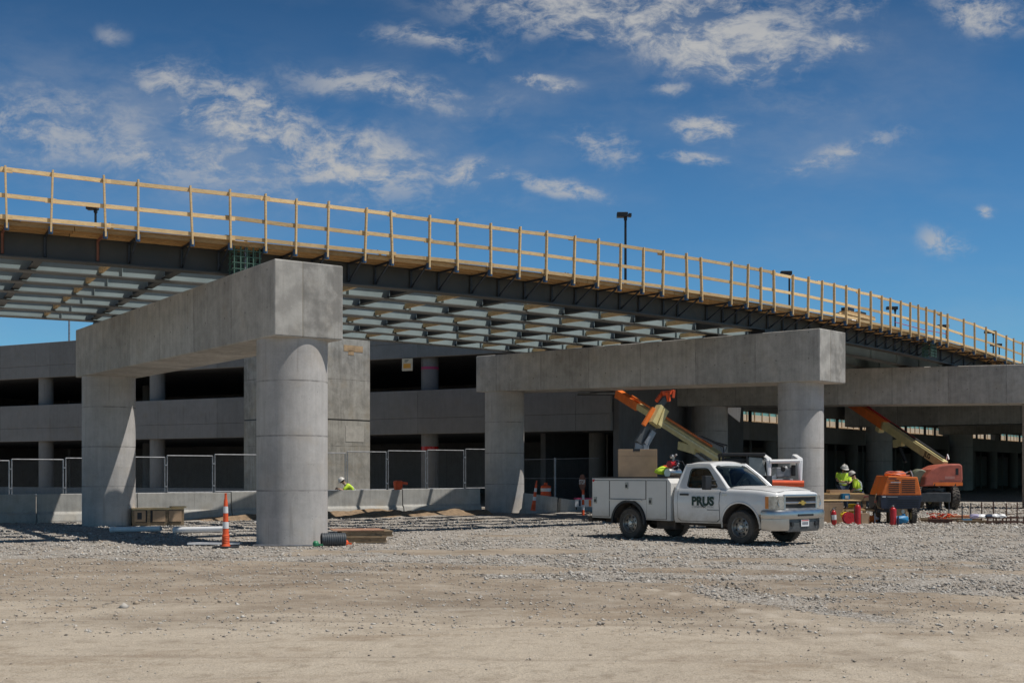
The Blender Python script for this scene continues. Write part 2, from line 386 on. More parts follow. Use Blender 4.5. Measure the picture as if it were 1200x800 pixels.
# ---------------------------------------------------------------- ground
rng = np.random.default_rng(7); TAB = rng.random((256, 256))
def vn(x, y):
    xi = np.floor(x).astype(int); yi = np.floor(y).astype(int); fx = x-xi; fy = y-yi
    fx = fx*fx*(3-2*fx); fy = fy*fy*(3-2*fy); g_ = lambda a, b_: TAB[a & 255, b_ & 255]
    return (g_(xi, yi)*(1-fx)+g_(xi+1, yi)*fx)*(1-fy)+(g_(xi, yi+1)*(1-fx)+g_(xi+1, yi+1)*fx)*fy
def fbm(x, y, o=4): return sum(vn(x*2**i+17*i, y*2**i+5*i)*.5**i for i in range(o))/sum(.5**i for i in range(o))
def sst(x, a, b): t = np.clip((x-a)/(b-a), 0, 1); return t*t*(3-2*t)
def gz(x, y):
    x = np.asarray(x, float); y = np.asarray(y, float)
    z = .5*np.clip((y-44)/31, 0, 1) + .05*(fbm(x*.12, y*.2, 3)-.5)
    return z
def gravelness(x, y):
    q = fbm(x*.16+3, y*.42, 4); f_ = fbm(x*.7, y*1.1, 3)
    g_ = sst(y, 13, 33)*.80 + .12 + (q-.5)*2.6 + (f_-.5)*1.3
    g_ = g_ - 1.1*sst(-y+(q-.5)*9, -17.5, -12)           # smooth dirt near the camera
    g_ = g_ + .38*sst(x, 1, 6)*sst(y, 15, 19)-.35*np.exp(-((y-27.2)/1.6)**2)*sst(x, -12, -4)*0
    g_ = g_ + .35*sst(y, 24, 29)
    # brown compacted lane between
    g_ = g_ - .40*np.exp(-((y-21.5-x*.08)/2.2)**2)*sst(-x, -2, 6)
    # gritty lane right of the pale diagonal track
    t_ = (17.9-y)/8.7; xl = 1.85+2.75*t_
    g_ = g_ + 1.05*np.exp(-((x-xl-.9-.4*t_)/(.55+.5*t_))**2)*sst(y, 9, 11)*sst(-y, -19, -17)
    return np.clip(sst(g_, .2, .8), 0, 1)
def gz1(x, y): return float(gz(x, y))
ys = np.concatenate([-np.geomspace(3000, 4, 25), np.arange(0, 7, 1.), np.arange(7, 60, .14), np.arange(60, 110, 1.), np.geomspace(110, 5000, 30)])
xs = np.concatenate([-np.geomspace(4000, 32, 30), np.arange(-31, 35, .2), np.arange(35, 60, 1.), np.geomspace(60, 4000, 30)])
XX, YY = np.meshgrid(xs, ys)
GR = gravelness(XX, YY)
near = sst(YY, 4, 8)*sst(-YY, -58, -50)*sst(XX, -32, -29)*sst(-XX, -35, -31)
rut = np.zeros_like(XX)
for (x0, y0, x1, y1, wd, dp) in [(1.85,17.9,4.6,9.2,.09,.026),(1.2,17.9,3.7,9.2,.22,-.012),(2.9,19,6.6,9.2,.30,-.012),(-9,14.6,7,13.0,.14,-.014),(-9,16.5,9,14.6,.14,-.014),(-7,11.4,6,10.6,.12,-.012),(-7,12.2,7,11.5,.10,.010),(-3,22,9,12.4,.15,-.014),(-4.6,22,7,12.2,.15,-.014),(-9,21.5,4,19.2,.2,-.02),(-9,23,4,20.8,.2,-.02)]:
    dx, dy = x1-x0, y1-y0; t_ = np.clip(((XX-x0)*dx+(YY-y0)*dy)/(dx*dx+dy*dy), 0, 1)
    dd = np.hypot(XX-x0-t_*dx, YY-y0-t_*dy); rut += dp*np.exp(-(dd/wd)**2)
ZZ = gz(XX, YY)+near*(GR*.05*(fbm(XX*2.1, YY*2.1, 3)-.5)*1.4+(1-GR)*.02*(fbm(XX*1.3, YY*1.3, 3)-.5)+rut)
nx, ny = len(xs), len(ys)
idx = np.arange(nx*ny).reshape(ny, nx)
quads = np.stack([idx[:-1, :-1], idx[:-1, 1:], idx[1:, 1:], idx[1:, :-1]], -1).reshape(-1, 4)
def npmesh(name, V, Q, k):
    me = bpy.data.meshes.new(name); me.vertices.add(len(V)); me.vertices.foreach_set('co', V.astype('f').ravel())
    me.loops.add(Q.size); me.loops.foreach_set('vertex_index', Q.astype('i').ravel())
    me.polygons.add(len(Q)); me.polygons.foreach_set('loop_start', np.arange(0, Q.size, k, dtype='i')); 
    me.update(calc_edges=True); me.validate(); return me
gme = npmesh('ground', np.stack([XX, YY, ZZ], -1).reshape(-1, 3), quads, 4)
gme.polygons.foreach_set('use_smooth', np.ones(len(gme.polygons), bool))
at = gme.attributes.new('gravel', 'FLOAT', 'POINT'); at.data.foreach_set('value', GR.ravel().astype('f'))
at = gme.attributes.new('rut', 'FLOAT', 'POINT'); at.data.foreach_set('value', rut.ravel().astype('f'))
m, n, b = base('dirt_and_gravel')
co = n.new('ShaderNodeNewGeometry').outputs['Position']
ga = n.new('ShaderNodeAttribute', attribute_name='gravel').outputs['Fac']
ra = n.new('ShaderNodeAttribute', attribute_name='rut').outputs['Fac']
b1 = n.noise(co, .35, 5, .6, .4); b2 = n.noise(n.scale(co, (.7, 1.0, 1)), .9, 8, .68, .5); b3 = n.noise(co, 14, 7, .7); b4 = n.noise(co, 60, 4, .7)
dirt = n.ramp(b2, (.34, (.21,.165,.125)), (.5, (.325,.27,.21)), (.64, (.43,.375,.31)))
dirt = n.mix(n.m('MULTIPLY', n.mapr(b1, .42, .62), .55), dirt, (.46,.385,.30))
yco = n.sep(co)[1]
fl = n.noise(n.scale(co, (.5, 1, 1)), .45, 5, .6, .4); b5 = n.noise(co, 3.2, 8, .7, .3)
edge_ = n.m('ADD', yco, n.m('MULTIPLY', n.m('SUBTRACT', fl, .5), 16.))
dirt = n.mix(n.m('MULTIPLY', n.mapr(edge_, 17, 12.5), n.mapr(b2, .28, .6, .6, .95)), dirt, (.57,.495,.395))
dirt = n.mix(n.m('MULTIPLY', n.mapr(b5, .50, .66), .42), dirt, (.22,.17,.12))
dirt = n.mix(n.m('MULTIPLY', n.mapr(b5, .47, .34), .35), dirt, (.52,.46,.38))
dirt = n.mix(n.m('MULTIPLY', n.mapr(n.noise(n.scale(co, (.6, 1.0, 1)), .55, 7, .66, .8), .52, .68), .55), dirt, (.27,.195,.13))
dirt = n.mix(n.m('MULTIPLY', n.mapr(b3, .5, .75), .35), dirt, (.25,.20,.15))
dirt = n.mix(n.m('MULTIPLY', n.mapr(b4, .50, .62), .55), dirt, (.24,.19,.14))
dirt = n.mix(n.mapr(ra, -.004, -.012, 0, .30), dirt, (.25,.20,.155))
dirt = n.mix(n.mapr(ra, .006, .022, 0, .6), dirt, (.58,.51,.42))
vo = n.new('ShaderNodeTexVoronoi'); vo.inputs['Scale'].default_value = 22; n.l.new(co, vo.inputs['Vector'])
vo2 = n.new('ShaderNodeTexVoronoi'); vo2.inputs['Scale'].default_value = 48; n.l.new(co, vo2.inputs['Vector'])
cr = n.sep(vo.outputs['Color'])[0]; cr2 = n.sep(vo2.outputs['Color'])[0]
grv = n.ramp(n.m('ADD', n.m('MULTIPLY', cr, .6), n.m('MULTIPLY', cr2, .4)), (.15, (.22,.19,.16)), (.5, (.39,.355,.31)), (.85, (.55,.52,.475)))
grv = n.mix(n.m('MULTIPLY', n.mapr(b2, .48, .7), .45), grv, (.37,.30,.225))
gm = n.mapr(n.m('ADD', ga, n.m('MULTIPLY', n.m('SUBTRACT', n.noise(co, 5, 6, .7), .5), 1.1)), .35, .65)
far = n.mapr(yco, 46, 60)
col = n.mix(gm, dirt, grv)
# scattered grit on the dirt
grit = n.m('MULTIPLY', n.m('GREATER_THAN', cr2, .74), n.m('LESS_THAN', vo2.outputs['Distance'], .33))
col = n.mix(n.m('MULTIPLY', grit, .55), col, n.mix(cr, (.20,.17,.14), (.55,.52,.48)))
n.put(b.inputs['Base Color'], col); b.inputs['Roughness'].default_value = .95; b.inputs['Specular IOR Level'].default_value = .15
hh = n.m('ADD', n.m('MULTIPLY', n.m('SUBTRACT', 1., vo.outputs['Distance']), n.m('MULTIPLY', gm, .9)), n.m('ADD', n.m('MULTIPLY', b3, .5), n.m('MULTIPLY', b4, .25)))
hh = n.m('ADD', hh, n.m('MULTIPLY', b5, 1.2))
bump(n, b, hh, .9, .045)
gme.materials.append(m); ground = bpy.data.objects.new('ground', gme); COL.objects.link(ground); tag(ground, kind='structure')

# loose stones
def stones(n_, xr, yr, smin, smax, fn, seed):
    r = np.random.default_rng(seed); x = r.uniform(*xr, n_); y = r.uniform(*yr, n_)
    keep = (np.abs(x) < y*.47+1) & (r.random(n_) < fn(x, y)); x, y = x[keep], y[keep]; k = len(x)
    s_ = smin*(smax/smin)**(r.random(k)**2.2)
    return x, y, s_
parts_ = [stones(120000, (-21, 22), (16, 46), .014, .05, lambda x, y: gravelness(x, y)**1.4*np.clip(1.25-y/60, .4, 1), 1),
          stones(60000, (-12, 13), (9, 24), .004, .020, lambda x, y: (.08+.3*fbm(x*.6, y*.6, 4))*(1-.7*sst(-y, -15, -12)*sst(-x, -4, 0))+.7*gravelness(x, y), 2),
          stones(42000, (-12, 13), (12.5, 25), .008, .03, lambda x, y: gravelness(x, y)*.65+.35, 5),
          stones(240, (-18, 20), (13, 44), .04, .075, lambda x, y: .3+.5*gravelness(x, y), 3),
          stones(26000, (3, 25), (38, 60), .03, .09, lambda x, y: .6+0*x, 4)]
X_ = np.concatenate([p[0] for p in parts_]); Y_ = np.concatenate([p[1] for p in parts_]); S_ = np.concatenate([p[2] for p in parts_])
N_ = len(X_); ob = np.array([(1,0,0),(-1,0,0),(0,1,0),(0,-1,0),(0,0,1),(0,0,-1)], float)
of = np.array([(0,2,4),(2,1,4),(1,3,4),(3,0,4),(2,0,5),(1,2,5),(3,1,5),(0,3,5)])
jit = rng.uniform(.55, 1.35, (N_, 6, 1)); V_ = ob[None]*jit+rng.uniform(-.25, .25, (N_, 6, 3)); V_[:, :, 2] *= .62
an = rng.uniform(0, 6.28, N_); c_, s__ = np.cos(an)[:, None], np.sin(an)[:, None]
V_ = np.stack([V_[..., 0]*c_-V_[..., 1]*s__, V_[..., 0]*s__+V_[..., 1]*c_, V_[..., 2]], -1)*S_[:, None, None]
V_ += np.stack([X_, Y_, gz(X_, Y_)+S_*.2], -1)[:, None, :]
sme = npmesh('gravel', V_.reshape(-1, 3), (of[None]+np.arange(N_)[:, None, None]*6).reshape(-1, 3), 3)
m, n, b = base('gravel_stone'); ri = n.new('ShaderNodeNewGeometry').outputs['Random Per Island']
n.put(b.inputs['Base Color'], n.ramp(ri, (.0, (.15,.13,.11)), (.2, (.33,.295,.255)), (.5, (.44,.41,.37)), (.75, (.53,.50,.45)), (.90, (.39,.31,.23)), (1., (.68,.66,.62))))
b.inputs['Roughness'].default_value = .9
sme.materials.append(m); so = bpy.data.objects.new('gravel', sme); COL.objects.link(so)
tag(so, 'grey crushed stone scattered over the brown dirt yard', 'gravel', kind='stuff')
# ---------------------------------------------------------------- ramp centreline
EP = np.array([(-28.0,18.3),(-16.56,24.8),(-11.34,27.75),(-6.91,30.26),(-3.17,32.33),(.14,34.3),(4.54,37.8),(7.0,39.96),(10.9,43.9),(14.6,48.),(18.6,53.2),(26.,63.3),(35.,77.),(45.,95.)])
ss = np.concatenate([[0], np.cumsum(np.hypot(*np.diff(EP, axis=0).T))])
cx_ = np.polyfit(ss, EP[:, 0], 6); cy_ = np.polyfit(ss, EP[:, 1], 6)
SA = np.linspace(0, ss[-1], 800); EX = np.polyval(cx_, SA); EY = np.polyval(cy_, SA); EPX = 600+F*EX/EY
def edge(s): return Vector((float(np.polyval(cx_, s)), float(np.polyval(cy_, s)), 0))
def tang(s): e = .05; return (edge(s+e)-edge(s-e)).normalized()
def nrm(s): t = tang(s); return Vector((-t.y, t.x, 0))
def s_at(px): return float(np.interp(px, EPX, SA))
def off(s, d, z): p = edge(s)+nrm(s)*d; p.z = z; return p
S0, S1 = 2.0, ss[-1]-3
def ribbon(mb, s0, s1, d0, d1, z0, z1, m, step=1.2):
    k = max(2, int((s1-s0)/step)); vs = []
    for i in range(k+1):
        s = s0+(s1-s0)*i/k; vs += [off(s, d0, z0), off(s, d1, z0), off(s, d1, z1), off(s, d0, z1)]
    fs = [(4*i+a, 4*i+(a+1) % 4, 4*i+4+(a+1) % 4, 4*i+4+a) for i in range(k) for a in range(4)]+[(0, 1, 2, 3), (4*k+3, 4*k+2, 4*k+1, 4*k)]
    mb.add(vs, fs, m)

# ---------------------------------------------------------------- piers
def pier(name, corner, dirv, L, W, zn, zf, cols, label, colm=None):
    """corner: near, camera-side corner of the cap; dirv along the cap; zn/zf=(bottom, top) at near/far end"""
    d = Vector((dirv[0], dirv[1], 0)).normalized(); pr = Vector((-d.y, d.x, 0))
    if pr.x < 0: pr = -pr
    root = empty(name, (corner[0], corner[1], 0), 0, label, 'bridge pier', 'concrete piers under the curved ramp')
    ang = math.atan2(d.y, d.x)
    mb = MB(); sgn = 1 if (Matrix.Rotation(ang, 3, 'Z') @ Vector((0, 1, 0))).dot(pr) > 0 else -1
    K = 12; vs = []
    for i in range(K+1):
        t = i/K; x = L*t; zb = zn[0]+(zf[0]-zn[0])*t; zt = zn[1]+(zf[1]-zn[1])*t
        vs += [(x, 0, zb), (x, sgn*W, zb), (x, sgn*W, zt), (x, 0, zt)]
    fs = [(4*i+a, 4*i+(a+1) % 4, 4*i+4+(a+1) % 4, 4*i+4+a) for i in range(K) for a in range(4)]+[(0, 1, 2, 3), (4*K+3, 4*K+2, 4*K+1, 4*K)]
    mb.add(vs, fs, M_pier)
    cap = mb.build('cap', root, (0, 0, 0), ang, bev=.03)
    for (l, dia, vis) in cols:
        p = d*l+pr*(W/2); q = Vector((corner[0], corner[1], 0))+p; g0 = gz1(q.x, q.y)-.3
        c_ = MB(); zt = zn[0]+(zf[0]-zn[0])*l/L+.004
        rr = dia/2; pf = [(rr, g0)]; z = 1.27*math.ceil((g0+.1)/1.27)
        while z < zt-.1: pf += [(rr, z)]; z += 1.27
        pf += [(rr, zt)]
        c_.lathe(pf, M_col, seg=72); c_.build('column', root, (p.x, p.y, 0))
    return root, d, pr
p1, d1, pr1 = pier('bridge_pier', (-5.37, 28.0), (-.586, .81), 15.0, 1.74, (4.79, 6.53), (4.80, 6.34), [(.90, 1.66, 1), (14.35, 1.66, 1)],
   'nearest concrete pier, its front column standing just right of the orange striped cone')
p2, d2, pr2 = pier('bridge_pier', (10.05, 40.4), (-.73, .683), 15.8, 1.74, (4.71, 6.43), (5.08, 6.55), [(1.2, 1.52, 1), (15.0, 1.62, 1)],
   'middle concrete pier standing right behind the white pickup truck')
p3, d3, pr3 = pier('bridge_pier', (24.0, 53.5), (-.90, .436), 17.9, 1.74, (4.76, 6.47), (5.05, 6.72), [(1.0, 1.7, 1), (16.2, 1.78, 1)],
   'far concrete pier whose long beam passes behind the boom lifts and runs out of frame')
p4, d4, pr4 = pier('bridge_pier', (35.0, 72.5), (-.855, .52), 15.6, 1.7, (4.75, 6.4), (4.80, 6.4), [(1.2, 1.6, 0), (13.6, 1.66, 1)],
   'shaded concrete pier behind the red boom lift and orange compressor')
p5, d5, pr5 = pier('bridge_pier', (47.5, 86.0), (-.83, .56), 17.5, 1.7, (4.75, 6.4), (4.80, 6.4), [(1.2, 1.6, 0), (16.0, 1.7, 1)],
   'most distant dark concrete pier seen right of the red boom lift counterweight')

# ---------------------------------------------------------------- steel superstructure
br = empty('ramp_bridge', off(S0, 1, 0), 0, 'curved steel girder ramp under construction resting on the concrete piers', 'bridge')
br.location = (0, 0, 0)
ZB, ZT = 6.64, 7.30
NG = 7; GS = 1.9; G0 = .95
for k in range(NG):
    d = G0+GS*k; mb = MB()
    wm_ = M_girder_shade if k == 0 else M_web
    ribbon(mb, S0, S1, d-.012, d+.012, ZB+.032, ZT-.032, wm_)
    fm_ = M_girder_shade if k == 0 else M_flange_shade
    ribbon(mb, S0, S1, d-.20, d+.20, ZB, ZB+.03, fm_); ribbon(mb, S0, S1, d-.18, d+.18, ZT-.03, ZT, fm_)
    # web stiffeners
    s = S0+1
    while s < S1-1:
        t = tang(s); nn = nrm(s)
        for sd in ((-1,) if k else (1,)):
            a = off(s, d+sd*.016, (ZB+ZT)/2); b_ = a+nn*sd*(.14 if k == 0 else .06)
            mb.beam(a, b_, .014, ZT-ZB-.075, wm_)
        s += 3.2
    mb.build('girder', br)
# shear studs in rows on the girders' top flanges (where the deck is not placed yet)
studs = MB(); s = s_at(560)
while s < s_at(1000):
    for k in range(1, NG):
        for q in (-.1, .1):
            p = off(s, G0+GS*k+q, ZT); studs.box(p+Vector((0, 0, .06)), (.02, .02, .12), M_rust)
    s += .35
tag(studs.build('shear_studs', br), kind='stuff')
# plate diaphragms between the girders, with timber braces midway between them
s = S0+1.4; row = 0
while s < s_at(1010):
    for k in range(NG-1):
        d = G0+GS*k; a = off(s, d+.03, 0); b_ = off(s, d+GS-.03, 0); px = 600+F*a.x/a.y; px2 = 600+F*b_.x/b_.y
        if max(px, px2) < -5 or min(px, px2) > 900: continue
        mb = MB()
        if row % 2 == 0:
            zc = 6.98
            for P0, wd, ht, dz in ((0, .016, .50, 0), (0, .16, .016, .258), (0, .20, .018, -.259)): mb.beam(Vector((a.x, a.y, zc+dz)), Vector((b_.x, b_.y, zc+dz)), wd, ht, M_girder_shade)  # dark plate colour stands in for faces turned away from the sun
            mb.build('diaphragm', br)
        else:
            mb.beam(Vector((a.x, a.y, 6.80)), Vector((b_.x, b_.y, 6.80)), .09, .14, M_wood); mb.beam(Vector((a.x, a.y, 6.66))+nrm(s)*.04, Vector((a.x, a.y, 7.25))+nrm(s)*.04, .09, .09, M_wood)
            mb.build('timber_brace', br)
    s += 1.66; row += 1
# bearings
for (cn, d_, pr_, L_) in (((-5.37, 28.0), d1, pr1, 15), ((10.05, 40.4), d2, pr2, 15.8), ((24, 53.5), d3, pr3, 17.9)):
    o0 = Vector((cn[0], cn[1], 0))+pr_*.87
    for k in range(NG):
        ls = np.linspace(0, L_, 200); bl = None; bd = 9
        for l in ls:
            q = o0+d_*float(l); i = int(np.argmin((EX-q.x)**2+(EY-q.y)**2)); nn = nrm(SA[i]); dd = (q-edge(SA[i])).dot(nn)-(G0+GS*k)
            if abs(dd) < bd: bd = abs(dd); bl = q
        if bd < .2:
            mb = MB(); mb.box((bl.x, bl.y, 6.5), (.55, .55, .26), M_blk, math.atan2(d_.y, d_.x)); mb.build('bearing', br)
# finished deck slab further along the ramp
mb = MB(); ribbon(mb, s_at(985), S1, 1.4, 13.0, ZT+.015, ZT+.24, M_slab); mb.build('deck_slab', br)

# ---------------------------------------------------------------- overhang formwork: plywood on steel brackets
POSTS = [7.5,59,123,161,224.5,269,310,345,382,425.7,458,501,534,573,606,637.5,670,698,724.5,751,774,802.7,820,854,873,889,904.7,926,944,960,975,989,1004,1018,1030.7,1041,1053,1064,1074,1083,1092,1100,1108,1127,1140,1153,1164.7,1176.7,1186,1195.7,1206,1216,1226]
SP = [s_at(p) for p in POSTS]
SP = [SP[0]-3.6, SP[0]-2.4, SP[0]-1.2]+SP
fw = empty('overhang_formwork', (0, 0, 0), 0, 'plywood edge form on dark triangular steel brackets along the outer side of the ramp', 'formwork')
mb = MB(); s = S0+.5; i = 0
while s < SP[-1]+2:                     # plywood sheets
    e = s+2.42
    ribbon(mb, s, e-.01, -.04, 1.12, 7.315, 7.335, M_ply, 1.3); s = e
for dd in (.06, .42, .78): 
    s = S0+.5
    while s < SP[-1]+2:
        ribbon(mb, s, s+3.6, dd-.045, dd+.045, 7.225, 7.31, M_ply, 1.3); s += 3.62
ribbon(mb, S0+.5, s_at(330), 12.36, 13.9, 7.315, 7.335, M_ply, 1.3)
mb.build('plywood', fw)
for i, s in enumerate(SP+[x+.0 for x in []]):
    a = off(s, -.03, 7.20); b_ = off(s, .90, 7.20); c_ = off(s, .90, 6.72); mb = MB()
    mt = M_brk if i > 6 else (M_rustred if i % 2 else M_brk)
    mb.beam(a, b_, .05, .05, mt); mb.beam(b_+Vector((0, 0, .02)), c_, .05, .05, mt)
    if i > 5: mb.beam(off(s, .10, 7.17), off(s, .87, 6.74), .04, .04, mt)
    mb.box(off(s, -.05, 7.17), (.09, .09, .16), M_blue, math.atan2(tang(s).y, tang(s).x))
    mb.build('bracket', fw)

# ---------------------------------------------------------------- lumber guard rail
gr = empty('guard_railing', (0, 0, 0), 0, 'long three-board timber guard railing along the outer edge of the ramp', 'railing')
rr = random.Random(3)
for i, s in enumerate(SP):
    a = off(s, -.09, 7.13); t = tang(s); mb = MB()
    lean = t*rr.uniform(-.06, .06)+nrm(s)*rr.uniform(-.02, .02); top = 8.50+rr.uniform(-.01, .05)
    mb.beam(a, Vector((a.x, a.y, top))+lean, .04, .088, M_wood, up=nrm(s)); mb.build('post', gr)
for zc, dd in ((8.43, -.045), (7.86, -.045), (7.385, -.05)):
    mb = MB(); i = 0
    while i < len(SP)-1:
        j = min(len(SP)-1, i+rr.choice((2, 3, 3, 4)))
        z0 = zc+rr.uniform(-.028, .028); z1 = zc+rr.uniform(-.028, .028); y_ = rr.choice((0, .0, .042))
        k = j-i
        vs = []
        for q in range(k+1):
            s = SP[i+q]+(-.12 if q == 0 else .12 if q == k else 0); zz = z0+(z1-z0)*q/k
            d_ = dd+y_*(q == 0) ; vs += [off(s, d_-.02, zz-.046), off(s, d_+.02, zz-.046), off(s, d_+.02, zz+.046), off(s, d_-.02, zz+.046)]
        fs = [(4*q+a, 4*q+(a+1) % 4, 4*q+4+(a+1) % 4, 4*q+4+a) for q in range(k) for a in range(4)]+[(0, 1, 2, 3), (4*k+3, 4*k+2, 4*k+1, 4*k)]
        mb.add(vs, fs, M_wood); i = j
    # tail boards past the first post
    mb.build('rail', gr)

# small things standing on the ramp
def on(px, d, z=7.35): s = s_at(px); return off(s, d, z)
for px, lab in ((144, 'short wooden stake sticking up on the ramp left of the nearest pier'), (475, 'short leaning stake on the ramp above the middle of the bright girders'), (704, 'short leaning stake on the ramp left of the tall lamp pole')):
    p = on(px, 1.6); mb = MB(); mb.beam((0, 0, 0), (.08, 0, .42), .04, .07, M_oldwood); mb.beam((.05, 0, .38), (-.02, .02, .44), .03, .03, M_oldwood)
    tag(mb.build('stake', None, p), lab, 'stake')
def cage(px, d, lab, z0, h, n_=4):
    s = s_at(px); p = off(s, d, z0); mb = MB(); r_ = math.atan2(tang(s).y, tang(s).x)
    for i in range(n_+1):
        for j in (0, .35): mb.beam((i*.16, j, 0), (i*.16, j, h), .03, .03, M_rebar)
    for k in range(6):
        z = h*k/5.5+.03; mb.beam((-.05, 0, z), (n_*.16+.05, 0, z), .022, .022, M_rebar); mb.beam((-.05, .35, z), (n_*.16+.05, .35, z), .022, .022, M_rebar)
        mb.beam((0, -.02, z), (0, .37, z), .022, .022, M_rebar)
    mb.beam((n_*.08, .1, 0), (n_*.08, .1, h+.1), .07, .07, M_galv)
    tag(mb.build('rebar_cage', None, p, r_), lab, 'rebar cage')
cage(276, .1, 'green coated rebar cage standing on the nearest pier beam under the railing', 6.50, .82)
cage(1095, .15, 'green coated rebar cage standing under the railing far along the ramp', 6.62, .7)
# tank and lumber stack far along the deck
p = on(1067, 2.2, 7.55); s = s_at(1067); rz = math.atan2(tang(s).y, tang(s).x)
t = empty('water_tank', p, rz, 'white plastic tank lying on the far ramp deck behind the railing', 'tank')
mb = MB(); mb.lathe([(.0, -.06), (.2, -.05), (.235, .0), (.235, 1.9), (.2, 1.96), (.0, 2.0)], M_whitep, (-.9, 0, .26), 'X', 20, False); mb.build('shell', t)
mb = MB(); mb.box((-.2, 0, .51), (.25, .25, .06), M_blk); mb.build('hatch', t)
mb = MB(); mb.b(-.6, -.52, -.25, .25, -.2, .12, M_galv); mb.b(.6, .68, -.25, .25, -.2, .12, M_galv); mb.build('cradle', t)
mb = MB()
for k in range(7): mb.b(-1.6+.1*(k % 3), 1.3-.1*(k % 2), -.3+.1*k, -.21+.1*k, 0, .09, M_wood)
for k in range(4): mb.b(-1.2, 1.5, -.2+.1*k, -.11+.1*k, .095, .185, M_ply)
mb.b(-1.0, -.4, -.1, .2, .19, .35, M_blk); mb.b(.2, .8, -.1, .2, .19, .30, M_blk)
tag(mb.build('lumber_stack', None, p+nrm(s)*.1+Vector((0, 0, .56)), rz), 'small stack of boards lying across the white tank on the far ramp', 'lumber')
mb = MB(); q0, q1 = on(1090, 1.5, 8.1), on(1150, 1.5, 8.25); mb.tube([q0, (q0+q1)/2-Vector((0, 0, .05)), q1], .018, M_pink, 5)
tag(mb.build('warning_line', None), 'pink warning line strung above the far ramp deck', 'line')

# ---------------------------------------------------------------- lot lamps beyond
def lamp(px, py, Y, lab, double=False, group='dark parking lot lamps beyond the ramp'):
    top = P(px, py, Y); t = empty('lot_lamp', (top.x, top.y, 0), 0, lab, 'street lamp', group); h = top.z
    mb = MB(); mb.tube([(0, 0, 0), (0, 0, h-.15)], [.11, .075], M_lampd, 8); mb.build('pole', t)
    w_ = 1.0*Y/85
    mb = MB(); mb.box((-w_*.22, 0, h), (w_*.75, .5, .30), M_lampd); mb.box((0, 0, h-.2), (.2, .2, .3), M_lampd); mb.build('lamp_head', t, bev=.03)
    if double: mb = MB(); mb.box((w_*.3, 0, h-.02), (w_*.2, .4, .2), M_lampd); mb.build('lamp_head', t)
lamp(733, 252, 78, 'tall black lamp pole with shoebox head rising behind the middle of the railing', True)
lamp(112, 243, 76, 'black lamp head showing through the railing at the far left')
lamp(925, 320, 100, 'black lamp head just above the railing right of the pier end face')
lamp(1049, 361, 118, 'black lamp left of the white tank behind the railing')
lamp(1109, 382, 132, 'small black lamp right of the white tank behind the railing')
lamp(1164, 389, 138, 'small black lamp level with the top rail near the right end')
lamp(1171, 404, 150, 'smallest black lamp low behind the railing near the right end')
tp = P(81, 372, 95); mb = MB(); mb.tube([(tp.x, tp.y, 0), tp], [.1, .07], M_galv, 8); mb.tube([tp, tp+Vector((.9, 0, .1))], .05, M_galv, 6)
tag(mb.build('thin_pole', None), 'thin grey pole above the garage roof at the far left', 'pole')

# ---------------------------------------------------------------- parking garage
GA = Vector((-30.4, 73.5, 0)); GB = Vector((-1.72, 58.0, 0)); gd = (GB-GA).normalized(); gn = Vector((-gd.y, gd.x, 0))  # gn away from camera
if gn.y < 0: gn = -gn
gar = empty('parking_garage', GA, math.atan2(gd.y, gd.x), 'long three level concrete parking garage with dark open floors behind the left pier', 'garage')
LG = (GB-GA).length; X0, X1 = -16., LG+6.9
def gpos(px):                          # distance along the facade at an image column
    u_ = (px-600)/F; return (u_*GA.y-GA.x)/(gd.x-u_*gd.y)
def gb(name, x0, x1, y0, y1, z0, z1, m, bev=.02):
    mb = MB(); mb.b(x0, x1, y0, y1, z0, z1, m); return mb.build(name, gar, bev=bev)
xt0, xt1 = gpos(384), gpos(434)
for (a, b_) in ((X0, xt0), (xt1-1.2, X1)):
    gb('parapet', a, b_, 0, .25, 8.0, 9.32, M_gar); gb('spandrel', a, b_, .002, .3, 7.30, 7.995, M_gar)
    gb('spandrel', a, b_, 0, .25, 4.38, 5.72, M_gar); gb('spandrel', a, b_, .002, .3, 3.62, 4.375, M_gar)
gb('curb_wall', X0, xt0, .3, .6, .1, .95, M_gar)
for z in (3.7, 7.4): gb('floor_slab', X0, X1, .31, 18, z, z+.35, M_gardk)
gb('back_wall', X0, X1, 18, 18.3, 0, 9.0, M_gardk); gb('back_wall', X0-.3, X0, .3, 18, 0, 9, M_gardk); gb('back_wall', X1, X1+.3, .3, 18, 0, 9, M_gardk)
for px in (42, 173):
    x = gpos(px)
    for z0, z1 in ((0, 3.62), (5.6, 7.32)):
        mb = MB(); mb.lathe([(.42, z0), (.42, z1)], M_gar, (x, .75, 0), seg=24); mb.build('column', gar)
    mb = MB(); mb.lathe([(.42, 0), (.42, 7.4)], M_gardk, (x, 9, 0), seg=20); mb.build('column', gar)
x = gpos(494)
mb = MB(); mb.lathe([(.42, 5.6), (.42, 7.32)], M_gar, (x, .75, 0), seg=24); c1 = mb.build('column', gar)
mb = MB(); mb.lathe([(.426, 6.75), (.426, 6.88)], M_pink, (x, .75, 0), seg=24); mb.build('painted_band', c1)
mb = MB(); mb.lathe([(.42, 0), (.42, 3.62)], M_gar, (x, .75, 0), seg=24); c1 = mb.build('column', gar)
mb = MB(); mb.lathe([(.426, 2.85), (.426, 3.03)], M_redl, (x, .75, 0), seg=24); mb.build('painted_band', c1)
